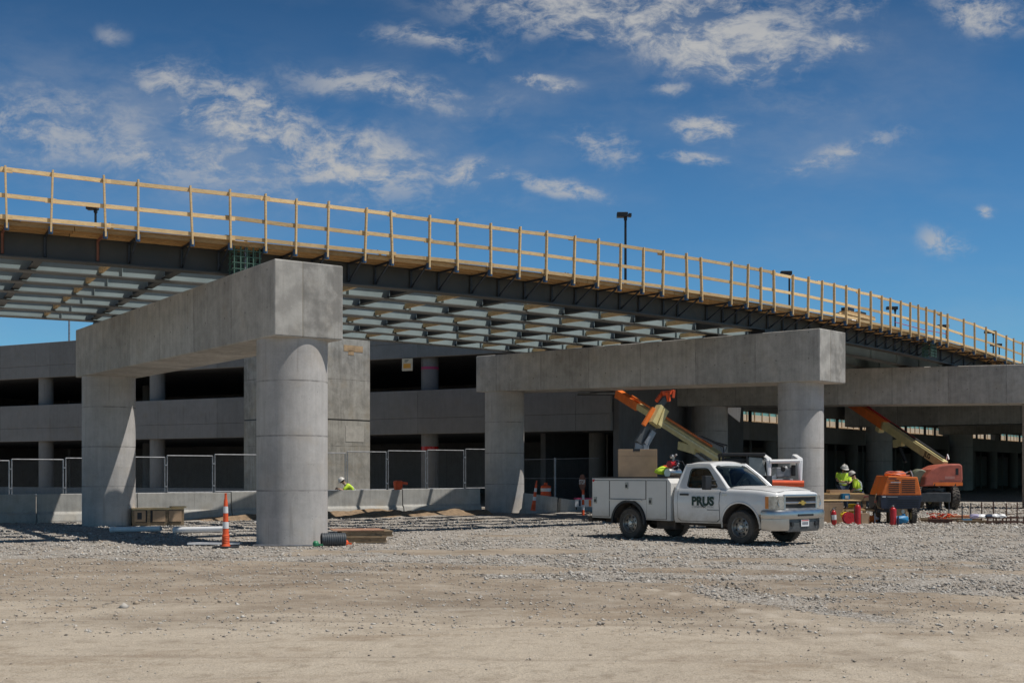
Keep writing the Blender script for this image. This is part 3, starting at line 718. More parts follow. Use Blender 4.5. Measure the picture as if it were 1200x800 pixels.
# notice on the facade
mb = MB(); nx_ = gpos(478); mb.b(nx_-.30, nx_+.30, -.06, -.03, 6.67, 7.27, M_signy); nb = mb.build('notice_board', None, GA, gar.rotation_euler.z)
tag(nb, 'small tan and orange notice hung in the garage opening beside the pink banded column', 'sign')
mb = MB(); mb.b(nx_-.22, nx_+.2, -.066, -.062, 6.80, 7.02, M_signo); mb.build('printed_panel', nb)
mb = MB()
for k in range(3): mb.b(nx_-.15, nx_-.02+.06*k, -.066, -.062, 7.08+.05*k, 7.10+.05*k, M_blk)
mb.build('lettering', nb)
# stair tower
ta = Vector((GX(384, 52.6)-1.5, 52.0, 0)); tb = Vector((GX(433.5, 55.0), 55.0, 0)); td = (tb-ta).normalized()
tw = empty('stair_tower', ta, math.atan2(td.y, td.x), 'plain tall concrete wall tower between the nearest pier column and the garage openings', 'tower')
LT = (tb-ta).length
mb = MB(); mb.b(0, LT, 0, 3.5, -.2, 4.02, M_tower); mb.b(.02, LT-.02, .02, 3.5, 4.02, 4.08, M_blk); mb.b(0, LT, 0, 3.5, 4.08, 7.6, M_tower); mb.build('wall', tw)
mb = MB(); mb.b(LT-1.45, LT-.4, -.012, 0.01, 7.05, 7.32, M_rust); mb.b(LT-1.2, LT-.9, -.012, .01, 6.9, 7.1, M_rust); mb.build('rusty_plate', tw)
mb = MB(); mb.b(LT-1.35, LT-.35, -.014, .012, 3.1, 3.8, paint('patch_mortar', (.42,.40,.36), .9)); mb.build('patch', tw)

# ---------------------------------------------------------------- terminal side building (right background)
FA = Vector((3.4, 58.2, 0)); fd = Vector((.78, 1, 0)).normalized(); fn_ = Vector((-fd.y, fd.x, 0))
tb_ = empty('curbside_building', FA, math.atan2(fd.y, fd.x), 'dark shaded concrete building with a lit slot window strip behind the boom lifts', 'building')
def fb(name, x0, x1, y0, y1, z0, z1, m, bev=0.):
    mb = MB(); mb.b(x0, x1, y0, y1, z0, z1, m); return mb.build(name, tb_, bev=bev)
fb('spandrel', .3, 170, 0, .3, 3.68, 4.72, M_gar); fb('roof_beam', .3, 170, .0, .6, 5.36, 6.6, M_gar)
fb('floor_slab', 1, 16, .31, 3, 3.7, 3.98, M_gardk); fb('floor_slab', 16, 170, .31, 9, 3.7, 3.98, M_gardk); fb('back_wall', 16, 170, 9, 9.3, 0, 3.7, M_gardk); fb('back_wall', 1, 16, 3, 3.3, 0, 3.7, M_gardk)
x = 2.
while x < 165:
    mb = MB(); mb.lathe([(.42, 0), (.42, 3.68)], M_gar, (x, .6, 0), seg=20); mb.build('column', tb_)
    fb('mullion', x+2.6, x+2.75, .05, .2, 4.72, 5.36, M_blk); fb('mullion', x+.4, x+.55, .05, .2, 4.72, 5.36, M_blk)
    for q in (1.5, 3.0, 4.5): fb('door_frame', x+q, x+q+.08, 1.0, 1.1, 0, 3.68, M_gar)
    if int(x) % 12 < 6: fb('pier_panel', x-.7, x+.9, .1, .5, 4.72, 5.36, M_gar)
    x += 6.2
# sunlit sheathing seen through the slot
sh = empty('sheathed_wall', FA+fn_*3.0, math.atan2(fd.y, fd.x), 'pale tan sheathed wall catching sun seen through the dark slot strip', 'wall')
mb = MB(); mb.b(1, 170, 0, .3, 3.99, 5.45, M_sunpanel); mb.build('sheathing', sh)
mb = MB(); x = 1.2
while x < 170: mb.b(x, x+.07, -.05, .0, 4.0, 6.0, M_rust); x += 1.05
mb.b(1, 170, -.04, 0, 5.02, 5.07, M_rust); tag(mb.build('joint_strips', sh), None)
mb = MB(); mb.b(1, 170, .05, .25, 5.45, 6.6, M_teal); mb.build('glazing', sh)
mb = MB(); mb.b(-2.5, 0, 0, 1, 0, 1, M_gar)
# slender sunlit column left of boom lift
q = P(731, 480, 62); mb = MB(); mb.lathe([(.42, 0), (.42, 5.3)], M_tower, seg=32); tag(mb.build('round_column', None, (q.x, q.y, 0)), 'slender round concrete column standing behind the cardboard box in the truck bed', 'column')
# unseen slab added over the background piers to keep them in shade
mb = MB()
poly = [(20, 64.0), (62, 50), (150, 105), (98, 178), (58.7, 128.6), (13.2, 70.4)]
mb.prism(poly, 6.62, 7.25, M_slab, f=lambda a, b_, h: (a, b_, h)); tag(mb.build('added_shade_slab', None), 'unseen slab added to cast shade under the farther piers on the right', 'shade slab')

# ---------------------------------------------------------------- jersey barriers
def barrier_mesh(L, hcut=1.0):
    mb = MB(); poly = [(-.30, 0), (-.30, .08), (-.22, .30), (-.11, .38), (-.085, hcut), (.085, hcut), (.11, .38), (.22, .30), (.30, .08), (.30, 0)]
    mb.prism(poly, 0, L, M_barr, f=lambda a, b_, h: (h, a, b_)); return mb
ba = Vector((-19.5, 41.4, 0)); bb = Vector((-1.3, 50.2, 0)); bd_ = (bb-ba); LB = bd_.length; bd_.normalize(); nb_ = 6
labs = ['concrete barrier at the far left frame edge in shade', 'concrete barrier behind the rear column of the nearest pier', 'concrete barrier behind the plywood crate and white pipes',
        'concrete barrier directly behind the orange striped cone', 'concrete barrier below the crouching worker', 'concrete barrier below the orange cooler, next to the middle pier column']
L1 = LB/nb_; bme = barrier_mesh(L1-.03).mesh('barrier')
for i in range(nb_):
    p = ba+bd_*(L1*i); o = bpy.data.objects.new('jersey_barrier', bme); COL.objects.link(o)
    o.location = (p.x, p.y, gz1(p.x, p.y)-.02+.05*i/nb_); o.rotation_euler.z = math.atan2(bd_.y, bd_.x)
    mo = o.modifiers.new('bevel', 'BEVEL'); mo.width = .015; mo.segments = 2
    tag(o, labs[i], 'barrier', 'concrete barriers along the work area')
for i, (pa, pb, lab) in enumerate((((GX(612, 50), 50), (GX(650, 51.0), 51.0), 'sunk concrete barrier just right of the middle pier column behind the leaning orange marker'),
                     ((GX(653.5, 51.2), 51.2), (GX(700, 52.4), 52.4), 'low concrete barrier left of the truck behind the stop paddle'))):
    a = Vector((*pa, 0)); b_ = Vector((*pb, 0)); z0 = P(631, 577, 50.5).z-1.0 if i == 0 else P(672, 583, 51.7).z-1.0
    o = barrier_mesh((b_-a).length).build('jersey_barrier', None, (a.x, a.y, z0), math.atan2((b_-a).y, (b_-a).x), bev=.015); o.rotation_euler = (0, R(6.5), math.atan2((b_-a).y, (b_-a).x))
    tag(o, lab, 'barrier', 'concrete barriers along the work area')
# dirt bank at the barrier foot
mb = MB(); K = 160; vs = []
for i in range(K+1):
    t = i/K; p = ba+bd_*(LB*t)-Vector((-bd_.y, bd_.x, 0))*.3
    for j in range(9):
        q = p-Vector((-bd_.y, bd_.x, 0))*(j*.2-.4); hh = max(0, 1-abs(j-3)/4.5)*(.12+.34*float(fbm(np.array(q.x*1.3), np.array(q.y*1.3), 4)))*min(1, max(0, (t-.36)/.2))
        vs.append((q.x, q.y, gz1(q.x, q.y)-.04+hh))
fs = [(i*9+j, i*9+j+1, i*9+10+j, i*9+9+j) for i in range(K) for j in range(8)]
M_soil = paint('brown_soil', (.26,.18,.11), .95, 0, .3, sc=5, bmp=.6)
mb.add(vs, fs, M_soil, True); o = mb.build('soil_bank', None, ang=180); tag(o, kind='structure')

# ---------------------------------------------------------------- temporary chain-link fence
fa = Vector((-19.6, 42.6+.9, 0)); fe = Vector((-1.1, 54.6, 0)); dfe = fe-fa; LF = dfe.length; dfe.normalize(); pw = 1.86; nf = int(LF/pw)+1
FLAB = {}
def fence_panel(h, wd):
    t = empty('fence_panel')
    mb = MB(); z0, z1 = .92, h
    for x in (.03, wd-.06): mb.tube([(x, 0, 0), (x, 0, z1)], .024, M_galv, 8)
    for z in (z0, z1): mb.tube([(.03, 0, z), (wd-.06, 0, z)], .021, M_galv, 8)
    mb.build('frame', t)
    mb = MB(); mb.add([(.04, .0, z0), (wd-.07, .0, z0), (wd-.07, .0, z1), (.04, .0, z1)], [(0, 1, 2, 3)], M_link); mb.build('mesh', t)
    mb = MB(); 
    for z in (z0+.25, z1-.3): mb.box((wd-.015, 0, z), (.10, .06, .05), M_galv)
    mb.build('clamp', t); return t
for i in range(nf):
    h = 2.16+.5*i/nf; t = fence_panel(h, pw); p = fa+dfe*(pw*i)
    t.location = (p.x, p.y, gz1(p.x, p.y)); t.rotation_euler.z = math.atan2(dfe.y, dfe.x)
    px = 600+F*(p.x+dfe.x*pw/2)/(p.y+dfe.y*pw/2)
    ordw = ['first', 'second', 'third', 'fourth', 'fifth', 'sixth', 'seventh', 'eighth', 'ninth', 'tenth', 'eleventh', 'twelfth']
    tag(t, f'chain-link fence panel behind the concrete barriers, {ordw[i]} from the left end', 'fence panel', 'fence panels behind the barriers')
# darker screened fence beyond the second barriers
t = empty('screened_fence', (GX(612, 54), 54, 0), 0, 'dark mesh screened fence with one pale post right of the middle pier column', 'fence'); Lq = GX(700, 55)-GX(612, 54)
mb = MB(); mb.tube([(GX(650.5, 54)-GX(612, 54), 0, 0), (GX(650.5, 54)-GX(612, 54), 0, 2.4)], .05, M_galv, 10); mb.build('post', t)
mb = MB(); mb.tube([(0, 0, 2.32), (Lq, 0, 2.38)], .02, M_galv, 6); mb.tube([(0, 0, 1.5), (Lq, 0, 1.5)], .014, M_galv, 6); mb.build('rail', t)
mb = MB(); mb.add([(0, .05, 0), (Lq, .05, 0), (Lq, .05, 2.32), (0, .05, 2.32)], [(0, 1, 2, 3)], M_link); mb.build('mesh', t)
# ---------------------------------------------------------------- utility pickup
TR = empty('utility_pickup', (0, 0, 0), 0, 'white service body pickup truck with dark green lettering on its door', 'pickup truck')
h_ = Vector((.665, -.747, 0)).normalized(); O_ = Vector((3.06, 32.0, 0))+Vector((-h_.y, h_.x, 0))*.95
TR.location = (O_.x, O_.y, gz1(O_.x, O_.y)-.0); TR.rotation_euler.z = math.atan2(h_.y, h_.x); TR.scale = (1.05, 1, 1)
def lerp(a, b_, t): return a+(b_-a)*t
def pw_(x, pts): return float(np.interp(x, [p[0] for p in pts], [p[1] for p in pts]))
def wscale(x): return pw_(x, [(1.44, 1.0), (3.9, 1.0), (4.05, .985), (4.16, .955), (4.25, .90), (4.31, .80), (4.34, .64)])
def belt(x): return pw_(x, [(1.44, 1.31), (2.7, 1.30), (3.2, 1.285), (3.8, 1.265), (4.1, 1.235), (4.25, 1.205), (4.34, 1.165)])
def hoodc(x): return pw_(x, [(1.44, 1.31), (2.7, 1.34), (3.0, 1.385), (3.5, 1.39), (3.9, 1.365), (4.15, 1.325), (4.28, 1.275), (4.34, 1.19)])
def bot(x): return pw_(x, [(1.44, .47), (3.86, .47), (3.90, .72), (4.34, .80)])
def sidey(x, z):
    zb = belt(x); t = (z-.42)/(zb-.42)
    return wscale(x)*pw_(t, [(0, .90), (.10, .955), (.22, .975), (.45, .985), (.62, 1.0), (.70, .992), (.85, .975), (.95, .955), (1.0, .925)])
stn = sorted(set([1.44, 1.47]+[round(1.6+.13*i, 3) for i in range(18)]+[3.86, 3.90, 4.0, 4.05, 4.1, 4.16, 4.21, 4.25, 4.28, 4.31, 4.34]))
mb = MB(); vs = []
TZ = [0, .08, .16, .3, .45, .58, .63, .70, .80, .90, .96, 1.0]
for x in stn:
    zb = belt(x); b0 = bot(x); half = []
    for t in TZ:
        z = lerp(b0, zb, t); half.append((sidey(x, z), z))
    wtop = half[-1][0]; hc = hoodc(x); fr_ = 1 if x > 2.6 else 0
    for q, rise in ((.95, .25), (.86, .45), (.70, .62 if fr_ else .6), (.62, .86), (.45, .95), (.2, 1.0)): half.append((wtop*q, lerp(zb, hc, rise)))
    ring = [(x, -y, z) for y, z in half]+[(x, y, z) for y, z in reversed(half)]
    vs += ring
nr = len(ring)
fs = [(i*nr+j, i*nr+(j+1) % nr, (i+1)*nr+(j+1) % nr, (i+1)*nr+j) for i in range(len(stn)-1) for j in range(nr)]
fs += [tuple(range(nr)), tuple(range(len(stn)*nr-1, (len(stn)-1)*nr-1, -1))]
mb.add(vs, fs, M_white, True)
def cut(o, cuts, lining=M_under):
    tmp = []
    for c_ in cuts:
        co_ = c_.build('cut', o.parent); tmp.append(co_)
        mo = o.modifiers.new('b', 'BOOLEAN'); mo.operation = 'DIFFERENCE'; mo.object = co_; mo.solver = 'EXACT'
        try: mo.material_mode = 'TRANSFER'
        except Exception: pass
    me = evalmesh(o, 'm'); old = o.data; o.modifiers.clear(); o.data = me
    for q in tmp: bpy.data.objects.remove(q)
    return o
def cyl_cut(x, z, r_, y0, y1, mat_=M_under):
    c_ = MB(); c_.lathe([(r_, y0), (r_, y1)], mat_, (x, 0, z), 'Y', 40); return c_
XF, ZW = 3.38, .43
body = mb.build('body', TR)
cut(body, [cyl_cut(XF, .46, .515, -1.3, -.55), cyl_cut(XF, .46, .515, .55, 1.3)])
# arch lips
for sgn in (-1, 1):
    mb = MB(); vs = []; K = 28
    for i in range(K+1):
        a = R(-8)+R(196)*i/K
        for rr_, dy in ((.512, .004), (.545, .016), (.565, .003)):
            x = XF+rr_*math.cos(a); z = .46+rr_*math.sin(a); vs.append((x, sgn*(sidey(x, max(z, .48))+dy), z))
    mb.add(vs, [(i*3+j, i*3+j+1, i*3+4+j, i*3+3+j) for i in range(K) for j in range(2)], M_white, True); mb.build('fender_lip', TR)
# doors as proud skins with a dark shut line
def skin_patch(x0, x1, z0, z1, offs, m, sgn, r_=.06, nx_=14, nz_=12, th=.0):
    mb = MB(); vs = []
    for i in range(nx_+1):
        for j in range(nz_+1):
            u_, v_ = i/nx_, j/nz_; x = lerp(x0, x1, u_); zt = z1 if z1 else belt(x)
            z = lerp(z0, zt, v_)
            ex = min(u_, 1-u_)*(x1-x0); ez = v_*(zt-z0)
            if ex < r_ and ez < r_:      # rounded lower corners
                k = r_-math.sqrt(max(0, r_*r_-(r_-ex)**2)); z = max(z, z0+k*(1-ez/r_))
            vs.append((x, sgn*(sidey(x, z)+offs), z))
    mb.add(vs, [(i*(nz_+1)+j, i*(nz_+1)+j+1, (i+1)*(nz_+1)+j+1, (i+1)*(nz_+1)+j) for i in range(nx_) for j in range(nz_)], m, True); return mb
for sgn in (-1, 1):
    dr = skin_patch(1.56, 2.80, .52, None, .008, M_white, sgn).build('door', TR)
    skin_patch(1.548, 2.812, .508, None, .003, M_blk, sgn).build('shut_line', dr)
    mb = MB(); yh = sgn*(sidey(1.75, 1.16)+.03); mb.box((1.77, yh, 1.165), (.26, .035, .045), M_blk); mb.build('handle', dr, bev=.01)
    mb = MB(); x = 2.62; ys_ = sgn*(1.02)
    mb.box((2.60, sgn*1.20, 1.46), (.12, .24, .34), M_blk); mb.beam((2.66, sgn*.93, 1.38), (2.62, sgn*1.12, 1.40), .07, .05, M_blk); mb.beam((2.66, sgn*.93, 1.50), (2.62, sgn*1.12, 1.52), .05, .04, M_blk)
    mr = mb.build('mirror', dr, bev=.025)
    mb = MB(); mb.b(2.542, 2.548, sgn*1.11, sgn*1.27, 1.40, 1.58, M_chrome); mb.build('mirror_glass', dr)
# door lettering (right side faces the camera)
def door_text(s, size, x0, z0, m, name, par, off_=.004, xs=1.):
    vs, fs = textmesh(s, size, 0, off_, xs); mb = MB()
    mb.add([(x0+a, -1.016, z0+b_) for a, b_, c_ in vs], fs, m); return mb.build(name, par)
rd = [o for o in TR.children if o.name.startswith('door')][0]
door_text('PRUS', .285, 2.33, 1.00, M_green, 'lettering', rd, .014, 1.02)
door_text('CONSTRUCTION', .075, 2.33, .865, M_grey, 'lettering', rd, .0, 1.1)
mb = MB()
for k in range(14): x = 2.46+.025*k; mb.b(x-.008, x+.008, -(sidey(x, .8)+.013), -(sidey(x, .8)+.011), .785, .815, M_grey)
mb.build('small_print', rd)
mb = MB(); pts = [(2.27, .93), (2.30, .905), (2.34, .89), (2.38, .905), (2.41, .93)]
mb.tube([(a, -1.008, b_) for a, b_ in pts], .011, M_green, 6); mb.tube([(a+.02, -1.008, b_-.03) for a, b_ in pts], .008, M_green, 6); mb.build('logo_swoosh', rd)
mb = MB(); mb.box((2.94, -(sidey(2.94, 1.17)+.004), 1.17), (.14, .008, .05), M_chrome); mb.build('fender_badge', TR)
# greenhouse
B0, B1, R0, R1 = (1.47, .915, 1.305), (2.98, .895, 1.30), (1.62, .70, 1.885), (2.32, .695, 1.90)
def frame_panel(c4, hole, rad, th, m, gm, par, pname, gname, bulge=0., N=48):
    a, b_, c_, d = [Vector(p) for p in c4]       # a,b bottom; c,d top (c above b)
    nn = (b_-a).cross(d-a).normalized()
    def S(u_, v_, o_=0): 
        p = a.lerp(b_, u_).lerp(d.lerp(c_, u_), v_); return p+nn*(o_+bulge*(1-(2*u_-1)**2)*(.3+.7*(1-abs(2*v_-1))))
    u0, u1, v0, v1 = hole; inn = []; out = []
    cu_, cv = (u0+u1)/2, (v0+v1)/2
    for i in range(N):
        t = 2*math.pi*(i+.5)/N; dx, dy = math.cos(t), math.sin(t); e = rad
        k = (abs(dx)**e+abs(dy)**e)**(-1/e); inn.append((cu_+dx*k*(u1-u0)/2, cv+dy*k*(v1-v0)/2))
        k2 = 1/max(abs(dx), abs(dy)); out.append((.5+dx*k2*.5, .5+dy*k2*.5))
    cs = [(0, 0), (1, 0), (1, 1), (0, 1)]
    for cc in cs:
        i = min(range(N), key=lambda q: (out[q][0]-cc[0])**2+(out[q][1]-cc[1])**2); out[i] = cc
    vs = [S(*p) for p in out]+[S(*p) for p in inn]+[S(*p, -th) for p in out]+[S(*p, -th) for p in inn]
    fs = []
    for i in range(N):
        j = (i+1) % N; fs += [(i, j, N+j, N+i), (2*N+i, 3*N+i, 3*N+j, 2*N+j), (N+i, N+j, 3*N+j, 3*N+i), (i, 2*N+i, 2*N+j, j)]
    mb = MB(); mb.add(vs, fs, m, True); fo = mb.build(pname, par)
    G = 10; vs = [S(lerp(u0-.01, u1+.01, i/G), lerp(v0-.01, v1+.01, j/G), -.02) for i in range(G+1) for j in range(G+1)]
    mb = MB(); mb.add(vs, [(i*(G+1)+j, (i+1)*(G+1)+j, (i+1)*(G+1)+j+1, i*(G+1)+j+1) for i in range(G) for j in range(G)], gm, True); go = mb.build(gname, par)
    # rubber seal
    mb = MB(); vs = []
    for i in range(N): 
        p = inn[i]; q = (cu_+(p[0]-cu_)*.965, cv+(p[1]-cv)*.955); vs += [S(*p, .003), S(*q, -.010)]
    mb.add(vs, [(2*i, 2*((i+1) % N), 2*((i+1) % N)+1, 2*i+1) for i in range(N)], M_blk); mb.build('seal', par)
    return fo, S
mir = lambda p: (p[0], -p[1], p[2])
frame_panel([mir(B0), mir(B1), mir(R1), mir(R0)], (.19, .845, .035, .87), 7, .05, M_white, M_glass, TR, 'cab_side', 'side_window')
frame_panel([B1, B0, R0, R1], (.155, .81, .035, .87), 7, .05, M_white, M_glass, TR, 'cab_side', 'side_window')
wf, WS = frame_panel([mir(B1), B1, R1, mir(R1)], (.055, .945, .0, .93), 12, .03, M_white, M_glass, TR, 'windshield_frame', 'windshield', bulge=.13)
frame_panel([B0, mir(B0), mir(R0), R0], (.12, .88, .12, .86), 8, .04, M_white, M_glass, TR, 'cab_back', 'rear_window')
# A-pillars and rails rounding the seams
for sgn in (-1, 1):
    mb = MB(); f_ = lambda p: (p[0], sgn*p[1], p[2])
    mb.tube([f_(B1), f_(((B1[0]+R1[0])/2+.02, (B1[1]+R1[1])/2+.012, (B1[2]+R1[2])/2+.01)), f_(R1)], [.042, .032, .03], M_white, 10)
    mb.tube([f_(R1), f_((1.97, .712, 1.905)), f_(R0)], .035, M_white, 10); mb.tube([f_(R0), f_(B0)], [.035, .04], M_white, 10); mb.build('pillar', TR)
mb = MB(); K = 16; vs = []
for i in range(K+1):
    for j in range(K+1):
        u_, v_ = i/K, j/K*2-1; x = lerp(1.585, 2.43, u_); x += -.10*(v_**2)*(u_ > .5)*(u_-.5)*2
        z = 1.905+.085*(1-abs(v_)**2.6)-.02*(2*u_-1)**4*(1-abs(v_)**4)-(.05*max(0, u_-.85)/.15+.04*max(0, .12-u_)/.12)*(1-.3*abs(v_))
        vs.append((x, v_*.725, z))
o_ = len(vs); vs += [(x, y, z-.05) for x, y, z in vs]
fs = [(i*(K+1)+j, (i+1)*(K+1)+j, (i+1)*(K+1)+j+1, i*(K+1)+j+1) for i in range(K) for j in range(K)]
fs += [tuple(q+o_ for q in f[::-1]) for f in fs]
rim = [i*(K+1) for i in range(K+1)]+[K*(K+1)+j for j in range(1, K+1)]+[i*(K+1)+K for i in range(K-1, -1, -1)]+[j for j in range(K-1, 0, -1)]
fs += [(rim[i], rim[(i+1) % len(rim)], rim[(i+1) % len(rim)]+o_, rim[i]+o_) for i in range(len(rim))]
mb.add(vs, fs, M_white, True); mb.build('roof', TR)
# interior
mb = MB(); mb.b(1.62, 1.80, -.75, .75, .9, 1.62, M_dgrey); mb.b(1.65, 2.2, -.75, .75, .9, 1.08, M_dgrey)
for y in (-.4, .4): mb.b(1.66, 1.78, y-.13, y+.13, 1.62, 1.80, M_dgrey)
mb.build('seat', TR, bev=.04)
mb = MB(); mb.b(2.62, 2.98, -.80, .80, 1.15, 1.345, M_blk); mb.build('dashboard', TR, bev=.04)
mb = MB(); ring = [(2.50+.07*math.cos(a)*0+.06*math.sin(a), .40+.19*math.cos(a), 1.36+.18*math.sin(a)) for a in np.linspace(0, 2*math.pi, 25)]; mb.tube(ring, .014, M_blk, 6, False); mb.build('steering_wheel', TR)
for y0 in (-.45, .18):
    mb = MB(); mb.tube([WS(.5+y0*.5, .015, .012), WS(.5+y0*.5+.26, .05, .016)], .009, M_blk, 6); mb.build('wiper', TR)
mb = MB(); mb.b(2.78, 3.06, -.80, .80, 1.318, 1.335, M_blk); mb.build('cowl', TR)
# hood shut line and ridges
mb = MB()
for sgn in (-1, 1):
    pts = [(x, sgn*sidey(x, belt(x))*.945, lerp(belt(x), hoodc(x), .27)+.004) for x in np.linspace(2.85, 4.26, 14)]; mb.tube(pts, .006, M_dgrey, 4)
pts = [(4.262, y, lerp(belt(4.26), hoodc(4.26), 1-abs(y/.86)**2*.75)+.004) for y in np.linspace(-.80, .80, 13)]; mb.tube(pts, .006, M_dgrey, 4)
mb.build('hood_line', TR)
# grille
gt = empty('grille', (0, 0, 0)); gt.parent = TR
mb = MB(); mb.b(4.335, 4.352, -.60, .60, .84, 1.15, M_blk); mb.build('mesh', gt)
for k in range(9): pass
mb = MB()
for z in np.linspace(.88, 1.12, 9): mb.b(4.352, 4.356, -.59, .59, z-.003, z+.003, M_under)
mb.build('slats', gt)
def path_loft(path, sec, m, name, par, ang=40):
    """path: list of (x,y) plan points; sec: (outward offset, z) polygon"""
    vs = []; n_ = len(sec); K = len(path)
    for i, (x, y) in enumerate(path):
        a = Vector(path[max(0, i-1)]); b_ = Vector(path[min(K-1, i+1)]); t = (b_-a).normalized(); nn = Vector((t.y, -t.x))
        if nn.x < 0 and abs(t.y) > .3: nn = -nn
        for o_, z in sec: vs.append((x+nn.x*o_, y+nn.y*o_, z))
    fs = [(i*n_+j, i*n_+(j+1) % n_, (i+1)*n_+(j+1) % n_, (i+1)*n_+j) for i in range(K-1) for j in range(n_)]
    fs += [tuple(range(n_)), tuple(range(K*n_-1, (K-1)*n_-1, -1))]
    mb = MB(); mb.add(vs, fs, m, True); return mb.build(name, par, ang=ang)
for z0, z1 in ((1.125, 1.19), (.965, 1.02), (.83, .87)):
    path_loft([(4.35, -.64), (4.375, -.4), (4.385, 0), (4.375, .4), (4.35, .64)], [(-.02, z0), (.012, z0+.004), (.022, (z0+z1)/2), (.012, z1-.004), (-.02, z1)], M_chrome, 'chrome_bar', gt)
for sgn in (-1, 1):
    mb = MB(); mb.b(4.32, 4.372, sgn*.60, sgn*.65, .83, 1.18, M_chrome); mb.build('chrome_bar', gt, bev=.01)
mb = MB(); mb.prism([(-.13, -.022), (-.05, -.022), (-.05, -.055), (.065, -.055), (.065, -.022), (.13, -.022), (.115, .022), (.05, .022), (.05, .055), (-.065, .055), (-.065, .022), (-.115, .022)], 4.40, 4.425, M_gold, f=lambda a, b_, h: (h, a, b_+.992))
mb.build('badge', gt, bev=.005)
# headlights
for sgn in (-1, 1):
    pth = [(4.345, .655), (4.325, .80), (4.27, .90), (4.19, .955), (4.10, .985)]
    pth = [(x+.004, sgn*y) for x, y in pth]; 
    if sgn > 0: pth = pth[::-1]
    hl = path_loft(pth, [(-.03, .85), (.012, .85), (.014, 1.145), (-.03, 1.16)], M_lamp, 'headlight', TR)
    mb = MB(); p_ = [(4.095, .99), (4.17, .975), (4.17, .93), (4.095, .94)]
    mb.prism([(a, sgn*(b_+.012)) for a, b_ in p_], .86, 1.14, M_amber, f=lambda a, b_, h: (a, b_, h)); mb.build('turn_signal', hl)
    mb = MB(); mb.lathe([(.085, 0), (.09, .01), (.06, .0)], M_chrome, (4.335, sgn*.77, 1.0), 'X', 20); mb.build('reflector', hl)
# front bumper
plan = [(3.99, -1.0), (4.10, -1.02), (4.25, -1.005), (4.37, -.93), (4.44, -.78), (4.475, -.5), (4.485, 0), (4.475, .5), (4.44, .78), (4.37, .93), (4.25, 1.005), (4.10, 1.02), (3.99, 1.0)]
bp = empty('front_bumper', (0, 0, 0)); bp.parent = TR
path_loft(plan, [(-.08, .62), (-.005, .62), (.012, .65), (.018, .77), (-.01, .825), (-.10, .84)], M_chrome, 'bumper_bar', bp)
for sgn in (-1, 1):
    q = [(3.995, -1.0), (4.10, -1.015), (4.25, -1.0), (4.365, -.925), (4.43, -.78), (4.455, -.60)]
    if sgn > 0: q = [(x, -y) for x, y in q][::-1]
    path_loft(q, [(-.08, .35), (-.02, .35), (.010, .40), (.012, .622), (-.05, .625)], M_chrome, 'bumper_end', bp)
path_loft([(4.43, -.615), (4.455, -.4), (4.46, 0), (4.455, .4), (4.43, .615)], [(-.08, .32), (-.02, .32), (0, .39), (-.02, .622), (-.08, .622)], M_dgrey, 'lower_valance', bp)
mb = MB(); mb.b(4.48, 4.508, -.30, .30, .68, .73, M_blk); mb.build('intake_slot', bp)
for sgn in (-1, 1):
    mb = MB(); mb.lathe([(.05, -.02), (.055, .012), (.04, .014)], M_blk, (4.46, sgn*.47, .50), 'X', 16); mb.build('fog_lamp', bp)
mb = MB(); mb.b(4.475, 4.483, -.155, .155, .44, .595, M_whitep); pl = mb.build('licence_plate', bp)
mb = MB(); mb.b(4.4835, 4.485, -.14, .14, .565, .588, M_redl); 
for k in range(6): mb.b(4.4835, 4.485, -.115+k*.04, -.09+k*.04, .475, .545, M_jean)
mb.build('plate_marks', pl)
# wheels
def wheel(x, sgn, lab=None):
    wt = empty('wheel', (x, sgn*.84, .405)); wt.parent = TR; wt.scale = (1/1.05, 1, 1)
    w_ = .13; mb = MB()
    mb.lathe([(.24, -w_+.01), (.30, -w_-.005), (.37, -w_), (.395, -w_+.03), (.405, -.05), (.405, .05), (.395, w_-.03), (.37, w_), (.30, w_+.005), (.24, w_-.01)], M_rub, (0, 0, 0), 'Y', 48, False)
    for k in range(40):
        a = 2*math.pi*k/40
        for yy_, sh_ in ((-.085, 0), (0, .5), (.085, 0)):
            aa = a+sh_*2*math.pi/40; mt = Matrix.Rotation(-aa, 3, 'Y'); c_ = mt @ Vector((.405, yy_, 0)); mb.box(c_, (.007, .06, .036), M_rub, mat=mt)
    ty = mb.build('tyre', wt)
    mb = MB(); s_ = sgn
    mb.lathe([(.245, -w_*s_), (.245, w_*s_), (.235, (w_+.004)*s_), (.225, (w_-.01)*s_), (.215, .06*s_), (.20, .045*s_), (.12, .075*s_), (.115, .07*s_), (.09, .055*s_), (.02, .052*s_)], M_steel, (0, 0, 0), 'Y', 40, False)
    mb.lathe([(.215, -.03), (.0, -.03)], M_under, (0, 0, 0), 'Y', 24, False)
    rm = mb.build('rim', wt)
    for k in range(8):
        a = 2*math.pi*(k+.5)/8; mb = MB(); mb.lathe([(.030, .035*s_), (.030, .071*s_)], M_blk, (.165*math.cos(a), 0, .165*math.sin(a)), 'Y', 14); mb.build('rim_hole', rm)
    mb = MB(); mb.lathe([(.062, .05*s_), (.06, .10*s_), (.05, .112*s_), (.0, .115*s_)], M_chrome, (0, 0, 0), 'Y', 20, False)
    for k in range(8):
        a = 2*math.pi*k/8; mb.lathe([(.012, .06*s_), (.012, .085*s_)], M_chrome, (.09*math.cos(a), 0, .09*math.sin(a)), 'Y', 8)
    mb.build('hub', wt)
for x in (0, XF):
    for sgn in (-1, 1): wheel(x, sgn)
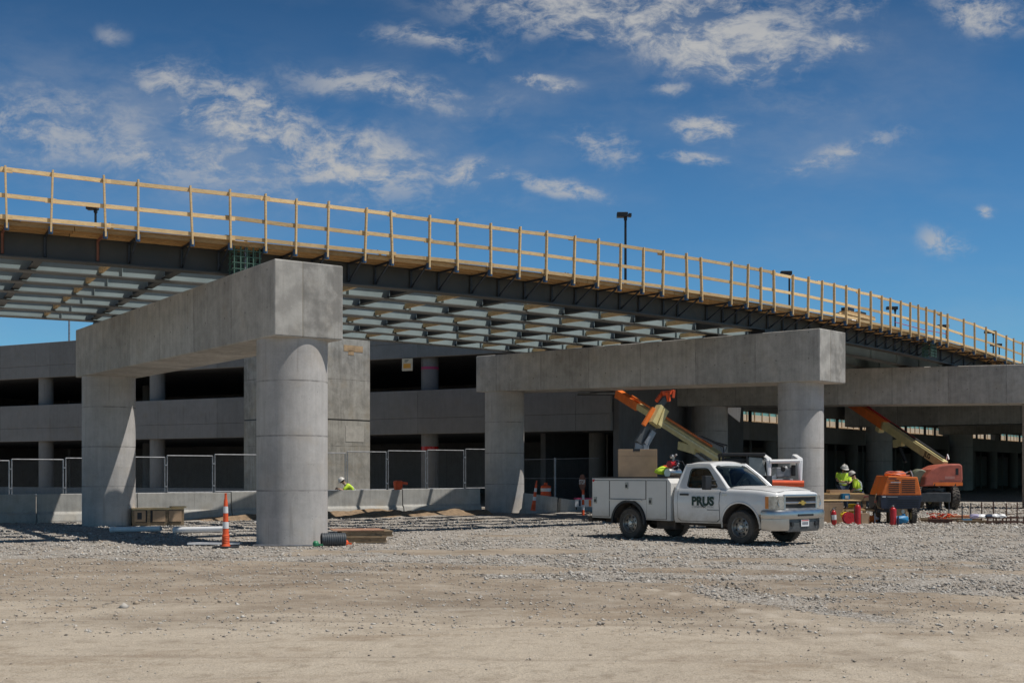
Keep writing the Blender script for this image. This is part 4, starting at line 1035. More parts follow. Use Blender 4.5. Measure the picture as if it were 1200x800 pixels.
# frame, axles
mb = MB()
for y in (-.42, .42): mb.b(-1.3, 4.2, y-.05, y+.05, .38, .54, M_under)
mb.tube([(0, -.8, .40), (0, .8, .40)], .06, M_under); mb.lathe([(.0, -.16), (.14, -.1), (.17, 0), (.14, .1), (0, .16)], M_under, (0, 0, .4), 'X', 14, False); mb.tube([(XF, -.8, .42), (XF, .8, .42)], .05, M_under)
mb.b(1.5, 2.9, -.80, .80, .40, .50, M_under); mb.b(.7, 1.3, -.75, -.45, .28, .50, M_under); mb.tube([(1.4, .35, .33), (3.0, .35, .33)], .05, M_under); mb.b(2.7, 4.1, -.4, .4, .34, .7, M_under)
mb.build('chassis', TR)
# service body
sb = empty('service_body', (0, 0, 0)); sb.parent = TR
def bodyside(sgn):
    mb = MB(); yo, yi = 1.01, .58
    poly = [(-1.26, .52), (-1.26, 1.56), (1.26, 1.56), (1.36, 1.44), (1.36, .50)]
    mb.prism(poly, sgn*yi, sgn*yo, M_white2); o = mb.build('side_box', sb)
    cut(o, [cyl_cut(0, .44, .50, sgn*.60 if sgn > 0 else -1.3, 1.3 if sgn > 0 else -.60)]); 
    mo = o.modifiers.new('bevel', 'BEVEL'); mo.width = .015; mo.segments = 2; mo.limit_method = 'ANGLE'; mo.angle_limit = R(50)
    def dr(x0, x1, z0, z1, hx, hz, lab=None):
        mb = MB(); mb.b(x0, x1, sgn*(yo+.002), sgn*(yo+.016), z0, z1, M_white2); d = mb.build('compartment_door', sb, bev=.006)
        mb = MB(); mb.b(x0-.012, x1+.012, sgn*(yo-.001), sgn*(yo+.004), z0-.012, z1+.012, M_under); mb.build('shut_line', d)
        mb = MB(); mb.b(hx-.05, hx+.05, sgn*(yo+.017), sgn*(yo+.034), hz-.085, hz+.085, M_steel); mb.b(hx-.03, hx+.03, sgn*(yo+.034), sgn*(yo+.042), hz-.05, hz+.03, M_blk); mb.build('latch', d, bev=.005)
    dr(-1.23, -.66, .56, 1.50, -1.13, .98); dr(.60, 1.22, .54, 1.50, .73, .98)
    dr(-.62, .56, 1.03, 1.50, -.05, 1.37)
    mb = MB(); mb.b(-.62, .45, sgn*(yo+.002), sgn*(yo+.05), .985, 1.01, M_white2); mb.build('drip_rail', sb)
    # rubber flare
    mb = MB(); K = 24; vs = []
    for i in range(K+1):
        a = R(-6)+R(192)*i/K
        for rr_, y in ((.50, yo-.1), (.50, yo+.05), (.56, yo+.05), (.575, yo)): vs.append((rr_*math.cos(a), sgn*y, .44+rr_*math.sin(a)))
    mb.add(vs, [(i*4+j, i*4+(j+1) % 4, i*4+4+(j+1) % 4, i*4+4+j) for i in range(K) for j in range(4)], M_blk, True); mb.build('wheel_flare', sb)
    mb = MB(); mb.b(-1.25, 1.25, sgn*(yi), sgn*yo, 1.565, 1.60, M_blk); mb.build('lid', sb, bev=.01)
for sgn in (-1, 1): bodyside(sgn)
mb = MB(); mb.b(-1.3, 1.32, -.575, .575, .70, .76, M_under); mb.b(1.28, 1.335, -.575, .575, .76, 1.45, M_white2); mb.b(-1.26, -1.20, -.575, .575, .62, 1.25, M_white2); mb.build('bed', sb)
mb = MB(); mb.b(-1.42, -1.27, -1.0, 1.0, .42, .56, M_under); mb.build('rear_bumper', sb, bev=.02)
mb = MB(); mb.lathe([(.035, 0), (.03, .02)], M_redl, (-1.20, -1.03, 1.50), 'Y', 12); mb.b(-1.28, -1.262, -.95, -.85, 1.2, 1.4, M_redl); mb.build('marker_lamp', sb)
# cargo
def truck_pt(x, y, z): p = TR.matrix_basis @ Vector((x, y, z)); return p
trz = TR.rotation_euler.z
bpy.context.view_layer.update()
bx = empty('cardboard_box', P(747, 560, 32.55)*1.0, R(-2), 'tall flat cardboard box standing upright in the truck bed', 'box'); bx.location.z = .78
mb = MB(); t_ = 1.02
mb.b(-t_/2, t_/2, -.09, .09, 0, 1.53, M_card); mb.build('carton', bx, bev=.008)
mb = MB(); mb.b(-.12, .06, -.093, -.088, 1.48, 1.54, M_blk); mb.build('hand_hole', bx); mb = MB(); mb.b(-t_/2+.01, t_/2-.01, -.0915, -.0905, 1.36, 1.364, M_oldwood); mb.build('flap_crease', bx)
q = P(777, 551, 32.2)
def blob(mb, c, r, m, sx_=1, sy_=1, sz_=1, seed=0, seg=16):
    rg = random.Random(seed); bm = bmesh.new(); bmesh.ops.create_icosphere(bm, subdivisions=3, radius=1)
    ph = [(rg.uniform(1, 4), rg.uniform(0, 6), rg.uniform(.03, .12)) for _ in range(6)]
    vs = []
    for v_ in bm.verts:
        p = v_.co.normalized(); k = 1+sum(a*math.sin(f_*(p[i % 3]*2+p[(i+1) % 3])+o_) for i, (f_, o_, a) in enumerate(ph))
        vs.append((c[0]+p.x*r*sx_*k, c[1]+p.y*r*sy_*k, c[2]+p.z*r*sz_*k))
    mb.add(vs, [tuple(v_.index for v_ in f.verts) for f in bm.faces], m, True); bm.free()
mb = MB(); blob(mb, (0, 0, 0), .20, M_hivis, 1.0, .7, .5, 3); blob(mb, (.12, .05, .07), .14, M_orcone, 1, .7, .5, 5); blob(mb, (.22, .02, -.06), .10, M_jean, 1, 1, .6, 7)
tag(mb.build('safety_vest', None, q), 'crumpled yellow and orange safety vest on the truck bed load beside the cardboard box', 'vest')
mc = empty('bed_compressor', P(788, 556, 32.05), trz, 'small red and silver motor unit with hoses in the truck bed behind the cab', 'compressor')
mb = MB(); mb.lathe([(.0, -.12), (.09, -.11), (.10, 0), (.09, .11), (0, .12)], M_red, (-.02, 0, .27), 'Y', 16, False); mb.build('motor', mc)
mb = MB(); mb.lathe([(.11, -.22), (.12, -.16), (.12, .16), (.11, .22)], M_chrome, (.02, 0, .05), 'Y', 16); mb.tube([(0, 0, .3), (.03, .03, .48), (.12, .02, .52)], .03, M_steel); mb.lathe([(.05, 0), (.06, .05), (.04, .1)], M_chrome, (.03, -.05, .42), 'Z', 12); mb.build('tank', mc)
mb = MB(); rg = random.Random(9)
for k in range(7): mb.tube([(.1*math.cos(a+k)+.02*k-.05, .1*math.sin(a*1.3+k), .02+.09*k/2+.08*math.sin(a+k)) for a in np.linspace(0, 5, 14)], .016, rg.choice([M_galv, M_blk, M_jean, M_whitep]), 6)
mb.tube([(.03, 0, .3), (.25, .1, .35), (.3, .15, .2)], .02, M_blk, 6); mb.build('hose', mc)
mb = MB(); mb.b(-.25, .25, -.22, .22, -.8, -.04, M_under); mb.build('crate_base', mc)

# ---------------------------------------------------------------- boom lifts
def bx_(mb, p, q, w, h, m, **k): mb.beam(p, q, w, h, m, **k)
def tyre_on(par, x, y, r, w, rz=0, m=M_rub):
    wt = empty('wheel', (x, y, r), rz); wt.parent = par; mb = MB()
    mb.lathe([(r*.55, -w/2+.02), (r*.8, -w/2), (r*.95, -w/2+.01), (r, -w/2+.05), (r, w/2-.05), (r*.95, w/2-.01), (r*.8, w/2), (r*.55, w/2-.02)], m, (0, 0, 0), 'Y', 36, False)
    for k in range(22):
        for sd in (-1, 1):
            a = 2*math.pi*(k+.25*sd)/22; mt = Matrix.Rotation(-a, 3, 'Y'); mb.box(mt @ Vector((r, sd*w*.24, 0)), (.05, w*.45, .05), m, mat=mt @ Matrix.Rotation(sd*.4, 3, 'X'))
    mb.build('tyre', wt); mb = MB(); mb.lathe([(r*.56, -w/2+.03), (r*.5, -w/2+.05), (r*.2, -w/2+.06), (.0, -w/2+.06)], M_cream, (0, 0, 0), 'Y', 20, False); mb.lathe([(r*.56, w/2-.03), (r*.5, w/2-.05), (0, w/2-.06)], M_cream, (0, 0, 0), 'Y', 20, False); mb.build('rim', wt)
def chassis(root, rz, L=2.4, W=1.9, tr=.45, tw=.36):
    c = empty('chassis', (0, 0, 0), rz); c.parent = root; mb = MB(); mb.b(-L/2, L/2, -W*.32, W*.32, .35, .75, M_dgrey); mb.lathe([(.5, .75), (.5, .95)], M_dgrey, seg=24); 
    ob_ = mb.build('frame', c, bev=.03)
    return c
# lift one: cream and orange straight boom rising behind the pickup cab
L1_ = empty('boom_lift', (GX(862, 42.5), 42.5, gz1(7.7, 42.5)), 0, 'boom lift with cream and orange boom rising from behind the pickup cab', 'boom lift', 'boom lifts on the site')
base1 = L1_.location.copy(); W2 = lambda p: Vector(p)-base1
chassis(L1_, R(10))
for x in (-.95, .95):
    for y in (-.85, .85): tyre_on(L1_, x, y, .45, .34, R(10))
mb = MB(); mb.b(-.8, 1.3, -.55, .55, .95, 1.55, M_dgrey); mb.build('turntable', L1_, bev=.08)
pa, pb = P(850, 540, 42.0), P(724, 461, 49.0); dd = pb-pa
mb = MB(); mb.beam(W2(pa+dd*-.02), W2(pa+dd*.62), .27, .31, M_cream); mb.build('boom_base', L1_, bev=.02)
mb = MB(); mb.beam(W2(pa+dd*.6), W2(pa+dd*.80), .20, .24, M_cream); mb.beam(W2(pa+dd*.78), W2(pb), .26, .34, M_or); mb.build('boom_extension', L1_, bev=.02)
sd = dd.cross(Vector((0, 0, 1))).normalized(); up = sd.cross(dd).normalized()
mb = MB(); mb.beam(W2(pa+dd*.12+up*.21), W2(pa+dd*.86+up*.23), .05, .07, M_or); mb.beam(W2(pa+dd*.03-sd*.15+up*.04), W2(pa+dd*.62-sd*.15+up*.04), .03, .07, paint('ivory_trim', (.72,.68,.45), .4)); mb.build('cable_tray', L1_)
mb = MB(); mb.beam(W2(pa+dd*.22-up*.22), W2(pa+dd*.36-up*.42), .26, .30, M_cream); mb.beam(W2(pa+dd*.05-up*.4), W2(pa+dd*.30-up*.35), .13, .13, M_galv); mb.beam(W2(pa-up*.9), W2(pa+dd*.06-up*.1), .3, .3, M_cream); mb.build('lift_cylinder', L1_, bev=.02)
mb = MB()
for k in range(4): mb.tube([W2(pa+dd*(.0+.012*k)+up*(.2+.02*k)+sd*(.08*k-.12)), W2(pa+dd*.03+up*(.42+.02*k)+sd*(.08*k-.12)), W2(pa+dd*.12+up*(.36)+sd*(.06*k-.1)), W2(pa+dd*.22+up*.30+sd*(.05*k-.1))], .022, M_blk if k % 2 else M_galv, 6)
mb.build('hose', L1_)
mb = MB(); c_ = W2(P(718, 459, 49.4)); mb.beam(c_, c_+Vector((-.9, .1, -.05)), .1, .1, M_blk); mb.b(c_.x-1.4, c_.x+.1, c_.y-.4, c_.y+.4, c_.z-.12, c_.z-.06, M_dgrey); mb.build('jib', L1_)
# lift two: knuckle arm with cream plate, crossing in front
K0 = P(741, 545, 43.2)
L2_ = empty('knuckle_lift', (K0.x, K0.y, gz1(K0.x, K0.y)), 0, 'knuckle lift with grey arm, cream plate and orange cage above the cardboard box', 'boom lift', 'boom lifts on the site')
b2 = L2_.location.copy(); W3 = lambda px, py, Y: P(px, py, Y)-b2
mb = MB(); mb.b(-.7, .7, -.5, .5, .3, .8, M_dgrey); mb.b(-.35, .35, -.35, .35, .8, 1.7, M_dgrey); mb.build('base', L2_, bev=.05)
for x in (-.6, .6):
    for y in (-.6, .6): tyre_on(L2_, x, y, .33, .25)
mb = MB(); mb.beam(W3(745, 545, 43.2)+Vector((0, 0, -.6)), W3(750, 519, 43.2), .14, .34, M_galv); mb.beam(W3(750, 521, 43.2), W3(765, 494, 43.4), .2, .46, M_dgrey)
mb.beam(W3(757, 542, 43.1)+Vector((0, 0, -.5)), W3(757, 520, 43.1), .10, .2, M_galv); mb.beam(W3(757, 521, 43.1), W3(766, 505, 43.2), .1, .22, M_galv); mb.build('lower_arm', L2_, bev=.02)
mb = MB(); mb.beam(W3(766, 498, 43.2), W3(776, 478, 43.4), .34, .42, M_cream); mb.beam(W3(773, 499, 43.0), W3(780, 480, 43.2), .05, .18, M_cream); mb.build('head_plate', L2_, bev=.01)
mb = MB(); mb.beam(W3(754, 498, 43.1), W3(766, 478, 43.3), .10, .14, M_or); mb.build('side_ram', L2_)
mb = MB(); mb.beam(W3(767, 482, 43.5), W3(783, 463, 43.7), .16, .22, M_dgrey); mb.beam(W3(769, 470, 43.5), W3(777, 459, 43.7), .08, .12, M_orcone); mb.beam(W3(777, 461, 43.5), W3(789, 459, 43.7), .10, .16, M_orcone); mb.beam(W3(782, 459, 43.5), W3(784, 470, 43.6), .10, .12, M_orcone); mb.beam(W3(790, 457, 43.6), W3(789, 466, 43.6), .06, .09, M_orcone); mb.build('cage', L2_, bev=.008)
# lift three: red counterweight on the right
L3_ = empty('boom_lift', (GX(1094, 53.5), 53.5, gz1(18, 53.5)), 0, 'boom lift with faded red orange counterweight and cream boom under the right beam', 'boom lift', 'boom lifts on the site')
b3_ = L3_.location.copy(); W4 = lambda p: Vector(p)-b3_
ch_ = chassis(L3_, R(75))
for x in (-.95, .95):
    for y in (-.1, 2.0): tyre_on(L3_, x*.42+.35, y, .50, .36, R(90)+R(4))
# counterweight shell: rounded profile
mb = MB(); prof = [(-.98, .0), (-.90, .42), (-.66, .76), (-.30, .95), (.15, 1.03), (.62, 1.03), (.72, .94), (.74, .30), (.66, .05), (.55, 0)]
prof = [(x_*.97, z_*.92) for x_, z_ in prof]
mb.prism(prof, -.75, .75, M_liftred); sh_ = mb.build('counterweight', L3_, (.16, -.35, 1.02), bev=.07)
mb = MB(); mb.b(.40, .52, -.757, -.75, .48, .76, M_blk); mb.b(-.30, .60, -.756, -.75, .22, .235, M_dgrey); mb.b(-.05, .36, -.756, -.75, .30, .42, paint('faded_label', (.50,.22,.18), .6)); mb.build('shell_marks', sh_)
mb = MB(); 
for x in (-.5, .38): mb.add([(x-.05, -.757, 0), (x+.03, -.757, 0), (x+.03, -.757, .14)], [(0, 1, 2)], M_blk)
mb.b(-.55, .70, -.755, -.75, 0.02, .16, M_or); mb.build('lower_stripe', sh_)
mb = MB(); mb.lathe([(.34, -.4), (.36, .0), (.3, .1)], paint('olive_tank', (.16,.17,.12), .6), (-.75, -.2, 1.40), 'Y', 20); mb.b(-1.5, -.2, -.1, .9, 1.0, 1.5, M_liftred); mb.build('engine_tray', L3_, bev=.05)
pa, pb = P(1107, 545, 53.6), P(996, 471, 60.5); dd = pb-pa; sd = dd.cross(Vector((0, 0, 1))).normalized(); up = sd.cross(dd).normalized()
mb = MB(); mb.beam(W4(pa), W4(pa+dd*.62), .28, .36, M_cream); bb_ = mb.build('boom_base', L3_, bev=.02)
mb = MB(); mb.beam(W4(pa+dd*.60), W4(pb), .28, .42, M_or); mb.beam(W4(pa+dd*.30+up*.28), W4(pa+dd*.98+up*.33), .06, .09, M_red); mb.build('boom_extension', L3_, bev=.02)
mb = MB(); mb.beam(W4(pa+dd*.02+up*.27), W4(pa+dd*.55+up*.30), .10, .06, M_blk); mb.beam(W4(pa+dd*.40-up*.2), W4(pa+dd*.47-up*.50), .2, .34, M_cream); mb.beam(W4(pa+dd*.33-up*.95), W4(pa+dd*.44-up*.4), .11, .11, M_blk)
mb.beam(W4(pa+dd*.62-up*.32), W4(pa+dd*.66-up*.32), .3, .2, M_cream); mb.build('lift_cylinder', L3_)
vs, fs = textmesh('JLG', .30, 0, .012); mb = MB(); dn = dd.normalized(); s2 = -sd if sd.y > 0 else sd
tx = -dn; o0 = pa+dd*.14+s2*.145
mb.add([W4(o0+tx*a+(up if up.z > 0 else -up)*b_) for a, b_, c_ in vs], fs, M_blk); mb.build('lettering', bb_); bb_.children[0].matrix_parent_inverse = Matrix()
mb = MB(); mb.tube([W4(pa+up*.25), W4(pa+up*.5), W4(pa+up*.35-dd*.02)], .03, M_whitep); mb.build('beacon', L3_)

# white framed loader behind the pickup
TF = empty('skid_loader', (GX(900, 37.5), 37.5, gz1(7, 37.5)), R(-6), 'loader with white tubular lift frame and orange bar parked behind the pickup hood', 'loader')
tf = TF.location.copy(); rzt = Matrix.Rotation(-R(-6), 3, 'Z')
W5 = lambda px, py, Y: rzt @ (P(px, py, Y)-tf)
for nm, pxs in (('lift_arm', (899.5,)), ('lift_arm', (936,))):
    mb = MB(); px = pxs[0]; mb.beam(W5(px+2, 566, 37.2), W5(px+1.5, 538, 37.3), .09, .10, M_whitep, w2=.17); mb.beam(W5(px+1.5, 539, 37.3), W5(px-5, 534.5, 38.2), .18, .14, M_whitep); mb.beam(W5(px-5, 535, 38.2), W5(px-10, 556, 39.6), .16, .14, M_whitep); mb.build(nm, TF, bev=.04)
mb = MB(); mb.tube([W5(902, 540.5, 37.25), W5(937, 540, 37.25)], .06, M_whitep, 14); mb.build('crossbar', TF)
mb = MB(); mb.tube([W5(905, 566, 37.0), W5(942, 566.5, 36.9)], .095, M_orcone, 16); mb.build('bumper_bar', TF)
mb = MB(); a = W5(842, 533, 38.8); b_ = W5(874, 534, 38.4); mb.b(a.x, b_.x+.5, -.2, 1.6, a.z-.06, a.z+.05, M_blk); mb.b(a.x+.1, b_.x+.1, .0, 1.4, 1.3, a.z-.1, M_blk); 
for x in (a.x+.05, b_.x-.05):
    for y in (-.15, 1.5): mb.beam((x, y, .9), (x, y, a.z), .07, .07, M_blk)
mb.build('cab', TF, bev=.03)
mb = MB(); x0 = W5(876, 540, 38).x; x1 = W5(897, 540, 38).x
mb.prism([(x0, .75), (x0-.02, 2.2), (x1-.15, 2.16), (x1, 1.5), (x1, .75)], -.1, 1.3, paint('grey_green_panel', (.30,.33,.33), .35)); mb.build('side_panel', TF, bev=.03)
mb = MB(); c = W5(918, 553, 38.2); mb.box(c, (.6, .5, .30), M_galv, R(12)); mb.box(c+Vector((.28, -.2, .05)), (.12, .2, .34), M_blk); mb.box(c+Vector((-.1, -.1, -.3)), (.7, .6, .2), M_galv); mb.lathe([(.09, -.28), (.09, -.2)], M_blk, (c.x-.05, c.y, c.z+.1), 'Y', 14); mb.beam(c+Vector((-.5, -.2, -.3)), c+Vector((.1, -.2, .15)), .08, .12, M_whitep); mb.build('engine', TF, bev=.03)
mb = MB(); mb.b(-1.1, 1.0, 0, 1.4, .35, .9, M_dgrey); mb.build('chassis', TF, bev=.05)
for x in (-.75, .7):
    for y in (-.05, 1.45): tyre_on(TF, x, y, .40, .30)
# ---------------------------------------------------------------- people
def skin(name, chains, m, parent, sub=2):
    """chains: list of [(x,y,z,r),...]; chains sharing a start point are welded there; first vertex of the first chain is the root"""
    V = []; E = []; RR = []; key = {}
    def vid(p):
        k = tuple(round(c, 4) for c in p[:3])
        if k not in key: key[k] = len(V); V.append(p[:3]); RR.append(p[3])
        return key[k]
    for ch in chains:
        ids = [vid(p) for p in ch]
        for a, b_ in zip(ids, ids[1:]):
            if (a, b_) not in E and a != b_: E.append((a, b_))
    me = bpy.data.meshes.new(name); me.from_pydata(V, E, []); o = bpy.data.objects.new(name, me); COL.objects.link(o)
    # every loose island needs its own root
    par = list(range(len(V)))
    def fd_(a):
        while par[a] != a: a = par[a]
        return a
    for a, b_ in E: par[max(fd_(a), fd_(b_))] = min(fd_(a), fd_(b_))
    mo = o.modifiers.new('skin', 'SKIN'); mo.use_smooth_shade = True
    lay = me.skin_vertices[0].data if me.skin_vertices else None
    if lay is None:
        bm = bmesh.new(); bm.from_mesh(me); bm.verts.layers.skin.verify(); bm.to_mesh(me); bm.free(); lay = me.skin_vertices[0].data
    for i, r_ in enumerate(RR):
        r_ = r_ if isinstance(r_, tuple) else (r_, r_); lay[i].radius = r_; lay[i].use_root = (fd_(i) == i)
    ms = o.modifiers.new('sub', 'SUBSURF'); ms.levels = sub; ms.render_levels = sub
    new = evalmesh(o, name); o.modifiers.clear(); o.data = new; new.materials.clear(); new.materials.append(m)
    for p in new.polygons: p.use_smooth = True; p.material_index = 0
    o.parent = parent; return o
def L_(a, b_, t): return tuple(a[i]+(b_[i]-a[i])*t for i in range(3))
def person(loc, rz, J, label, hat=M_hat, shirt=M_hivis):
    """J: joints in local coords, facing +x.  pelvis chest neck head + for each side s/e/w/h (shoulder, elbow, wrist, hand tip) and hip/k/a/t"""
    root = empty('person', loc, rz, label, 'person', 'construction workers in yellow shirts')
    hd = Vector(J['head']); nk = Vector(J['neck']); f_ = Vector(J.get('face', (1, 0, -.15))).normalized()
    body = [[(*J['pelvis'], .145), (*L_(J['pelvis'], J['chest'], .5), .125), (*J['chest'], .15), (*J['neck'], .062), (*(nk.lerp(hd, .35)), .06), (*hd, (.092)), (*(hd+Vector((0, 0, .085))), .078)]]
    for s in 'lr':
        sh, el, wr, hp = J[s+'s'], J[s+'e'], J[s+'w'], J[s+'h']
        body += [[(*J['chest'], .15), (*sh, .066), (*el, .045), (*wr, .031), (*L_(wr, hp, .45), (.040))],
                 [(*J['pelvis'], .145), (*J[s+'hip'], .095), (*J[s+'k'], .065), (*J[s+'a'], .042), (*J[s+'t'], .035)]]
        w_, t_ = Vector(wr), Vector(hp); dr_ = (t_-w_).normalized(); sd_ = dr_.cross(Vector((0, 0, 1)));
        if sd_.length < .1: sd_ = dr_.cross(Vector((1, 0, 0)))
        sd_.normalize(); up_ = sd_.cross(dr_).normalized(); pal = w_.lerp(t_, .42); ln = (t_-w_).length
        for k, (o_, l_) in enumerate(((-.030, .80), (-.010, .92), (.010, .88), (.029, .70))):
            b0 = pal+sd_*o_; m1 = b0+dr_*(.048*l_/.9)-up_*.006; m2 = m1+dr_*.026*l_-up_*.016; m3 = m2+dr_*.012-up_*.020
            body.append([(*b0, .0105), (*m1, .0095), (*m2, .0088), (*m3, .0075)])
        sg = 1 if s == 'l' else -1
        b0 = w_.lerp(t_, .22)-sd_*.022*sg; body.append([(*b0, .013), (*(b0-sd_*.035*sg+dr_*.03), .011), (*(b0-sd_*.038*sg+dr_*.062-up_*.01), .009)])
    bo = skin('body', body, M_skin, root)
    # face details and ears welded as small shapes on the body's head
    sdv = f_.cross(Vector((0, 0, 1))).normalized(); upv = sdv.cross(f_).normalized()
    mb = MB(); c = hd+upv*.035
    for q in (-1, 1): mb.lathe([(.0, -.012), (.012, -.006), (.014, 0), (.010, .008), (0, .011)], M_blk, tuple(c+f_*.088+sdv*(.032*q)), 'Z', 8, False)
    mb.build('eyes', root)
    mb = MB(); mb.beam(c+f_*.085+upv*.0, c+f_*.112-upv*.045, .018, .02, M_skin, w2=.03, h2=.025); mb.build('nose', root, bev=.006)
    mb = MB(); mb.beam(c+f_*.088-upv*.075-sdv*.022, c+f_*.088-upv*.075+sdv*.022, .01, .008, paint('lips', (.25,.10,.08), .6) if 'lips' not in MATS else MATS['lips']); mb.build('mouth', root)
    mb = MB(); blob(mb, c-f_*.015-upv*.0, .098, M_hair, .98, 1.0, .98, 2); mb.build('hair', root)
    if J.get('beard'): 
        mb = MB(); blob(mb, c+f_*.045-upv*.085, .058, M_hair, 1, 1, .9, 4); mb.build('beard', root)
    # clothing
    sp = [[(*J['pelvis'], .175), (*L_(J['pelvis'], J['chest'], .5), .165), (*J['chest'], .178), (*L_(J['chest'], J['neck'], .72), .10)]]
    for s in 'lr': sp.append([(*J['chest'], .178), (*J[s+'s'], .088), (*L_(J[s+'s'], J[s+'e'], .55), .074), (*L_(J[s+'e'], J[s+'w'], J.get('sleeve', .0)), .058)])
    shr = skin('shirt', sp, shirt, root)
    tp_ = []
    for s in 'lr': tp_.append([(*J['pelvis'], .165), (*J[s+'hip'], .118), (*L_(J[s+'hip'], J[s+'k'], .5), .105), (*J[s+'k'], .082), (*L_(J[s+'k'], J[s+'a'], .92), .066)])
    skin('trousers', tp_, J.get('trouser', M_jean), root)
    for s in 'lr':
        a, t_ = J[s+'a'], J[s+'t']; skin('boot', [[(a[0], a[1], a[2]+.12, .058), (*a, .058), (a[0]+.02, a[1], .055, .054), (*t_, .046), (t_[0]+(t_[0]-a[0])*.25, t_[1], .045, .036)]], M_boot, root, 1)
    if J.get('gloves'):
        for s in 'lr':
            w_, t_ = Vector(J[s+'w']), Vector(J[s+'h']); skin('glove', [[(*(w_), .042), (*w_.lerp(t_, .5), .05), (*w_.lerp(t_, .9), .042)]], M_glove, root, 1)
    # reflective bands on shirt
    pe, chs = Vector(J['pelvis']), Vector(J['chest']); ax = (chs-pe).normalized()
    mb = MB()
    for t_, r_ in ((.38, .176),):
        c0 = pe.lerp(chs, t_); mb.tube([c0-ax*.022, c0+ax*.022], r_*1.0, M_silv, 28, False)
    for q in (-1, 1):
        sh = Vector(J['ls' if q > 0 else 'rs']); s_ = (sh-chs)*.55; pth = [pe.lerp(chs, .45)+s_+f_*Vector((1, 1, 0)).length*.0-Vector((.155, 0, 0)), chs+s_-Vector((.165, 0, 0)), chs+s_+ax*.13-Vector((.05, 0, 0)), chs+s_+ax*.10+Vector((.09, 0, 0))]
        mb.tube(pth, .022, M_silv, 6)
    mb.build('reflective_stripe', shr)
    # hard hat
    ht = empty('hard_hat', tuple(c+upv*.045)); ht.parent = root
    rot = Matrix((f_, upv.cross(f_).normalized(), upv)).transposed().to_4x4()
    ht.rotation_euler = rot.to_euler()
    mb = MB(); pr = [(.135*math.cos(a), .128*math.sin(a)) for a in np.linspace(0, math.pi/2, 9)]; pr[-1] = (.001, .128)
    mb.lathe([(.138, -.012)]+pr, hat, seg=28); mb.box((0, 0, .122), (.20, .03, .02), hat); mb.build('shell', ht)
    mb = MB(); vs = []
    for k in range(28):
        a = 2*math.pi*k/28; fr_ = max(0, math.cos(a)); vs += [(.13*math.cos(a), .13*math.sin(a), -.008), ((.160+.055*fr_)*math.cos(a), (.160+.01*fr_)*math.sin(a), -.022-.008*fr_)]
    mb.add(vs, [(2*k, 2*((k+1) % 28), 2*((k+1) % 28)+1, 2*k+1) for k in range(28)], hat, True); o = mb.build('brim', ht)
    mo = o.modifiers.new('s', 'SOLIDIFY'); mo.thickness = .008
    return root
def stand(**k):
    J = dict(pelvis=(0, 0, .96), chest=(.02, 0, 1.30), neck=(.03, 0, 1.50), head=(.06, 0, 1.635),
             lhip=(0, .10, .90), rhip=(0, -.10, .90), lk=(.03, .12, .50), rk=(.05, -.12, .50), la=(-.02, .13, .11), ra=(.02, -.13, .11), lt=(.12, .15, .05), rt=(.16, -.15, .05),
             ls=(.02, .20, 1.43), rs=(.02, -.20, 1.43), le=(-.02, .27, 1.14), re=(-.02, -.27, 1.14), lw=(.12, .26, .92), rw=(.12, -.26, .92), lh=(.19, .25, .80), rh=(.19, -.25, .80))
    J.update(k); return J
mb = MB(); mb.b(-.5, .5, -.4, .4, 0, .05, M_oldwood); mb.b(-.5, .5, -.4, -.3, -.12, 0, M_oldwood); mb.b(-.5, .5, .3, .4, -.12, 0, M_oldwood)
tag(mb.build('wooden_platform', None, (GX(988, 48.5), 48.5, gz1(14, 48.5)+.11)), 'low timber platform under the feet of the worker by the pier column', 'platform')
person((GX(988, 48.6), 48.6, gz1(15, 48.6)+.16), R(-80), stand(head=(.11, 0, 1.62), face=(1, .1, -.35), beard=1, trouser=M_jean,
       le=(.10, .31, 1.20), re=(.10, -.31, 1.20), lw=(.30, .12, 1.10), rw=(.30, -.10, 1.14), lh=(.36, -.02, 1.10), rh=(.37, .04, 1.16), sleeve=.7, gloves=1),
       'worker in yellow shirt looking down, nearest the sunlit pier column')
person((GX(1006, 45.4), 45.4, gz1(15, 45.4)), R(158), stand(chest=(.08, 0, 1.28), neck=(.13, 0, 1.47), head=(.20, 0, 1.585), face=(1, .1, -.55),
       ls=(.09, .20, 1.40), rs=(.09, -.20, 1.40), le=(.12, .27, 1.12), re=(.14, -.25, 1.12), lw=(.32, .16, .95), rw=(.34, -.14, .96), lh=(.41, .12, .86), rh=(.43, -.10, .88)),
       'worker in lime shirt with back to the camera, left of the orange compressor', hat=paint('dull_hat_shell', (.42,.40,.37), .5))
pc = P(412, 571, 49.2)
person((GX(415, 49.4), 49.4, gz1(-6, 49.4)+.0), R(188), stand(pelvis=(0, 0, .78), chest=(.20, 0, 1.04), neck=(.36, 0, 1.19), head=(.46, 0, 1.28), face=(1, 0, -.7),
       lhip=(0, .11, .74), rhip=(0, -.11, .74), lk=(.28, .14, .48), rk=(.26, -.14, .46), la=(.0, .15, .11), ra=(-.02, -.15, .11), lt=(.14, .17, .05), rt=(.12, -.17, .05),
       ls=(.24, .19, 1.13), rs=(.24, -.19, 1.13), le=(.42, .25, .92), re=(.44, -.24, .94), lw=(.62, .18, 1.0), rw=(.64, -.16, 1.02), lh=(.72, .14, 1.0), rh=(.74, -.12, 1.02), gloves=1),
       'worker in yellow shirt bending behind the concrete barrier beside the tower wall')

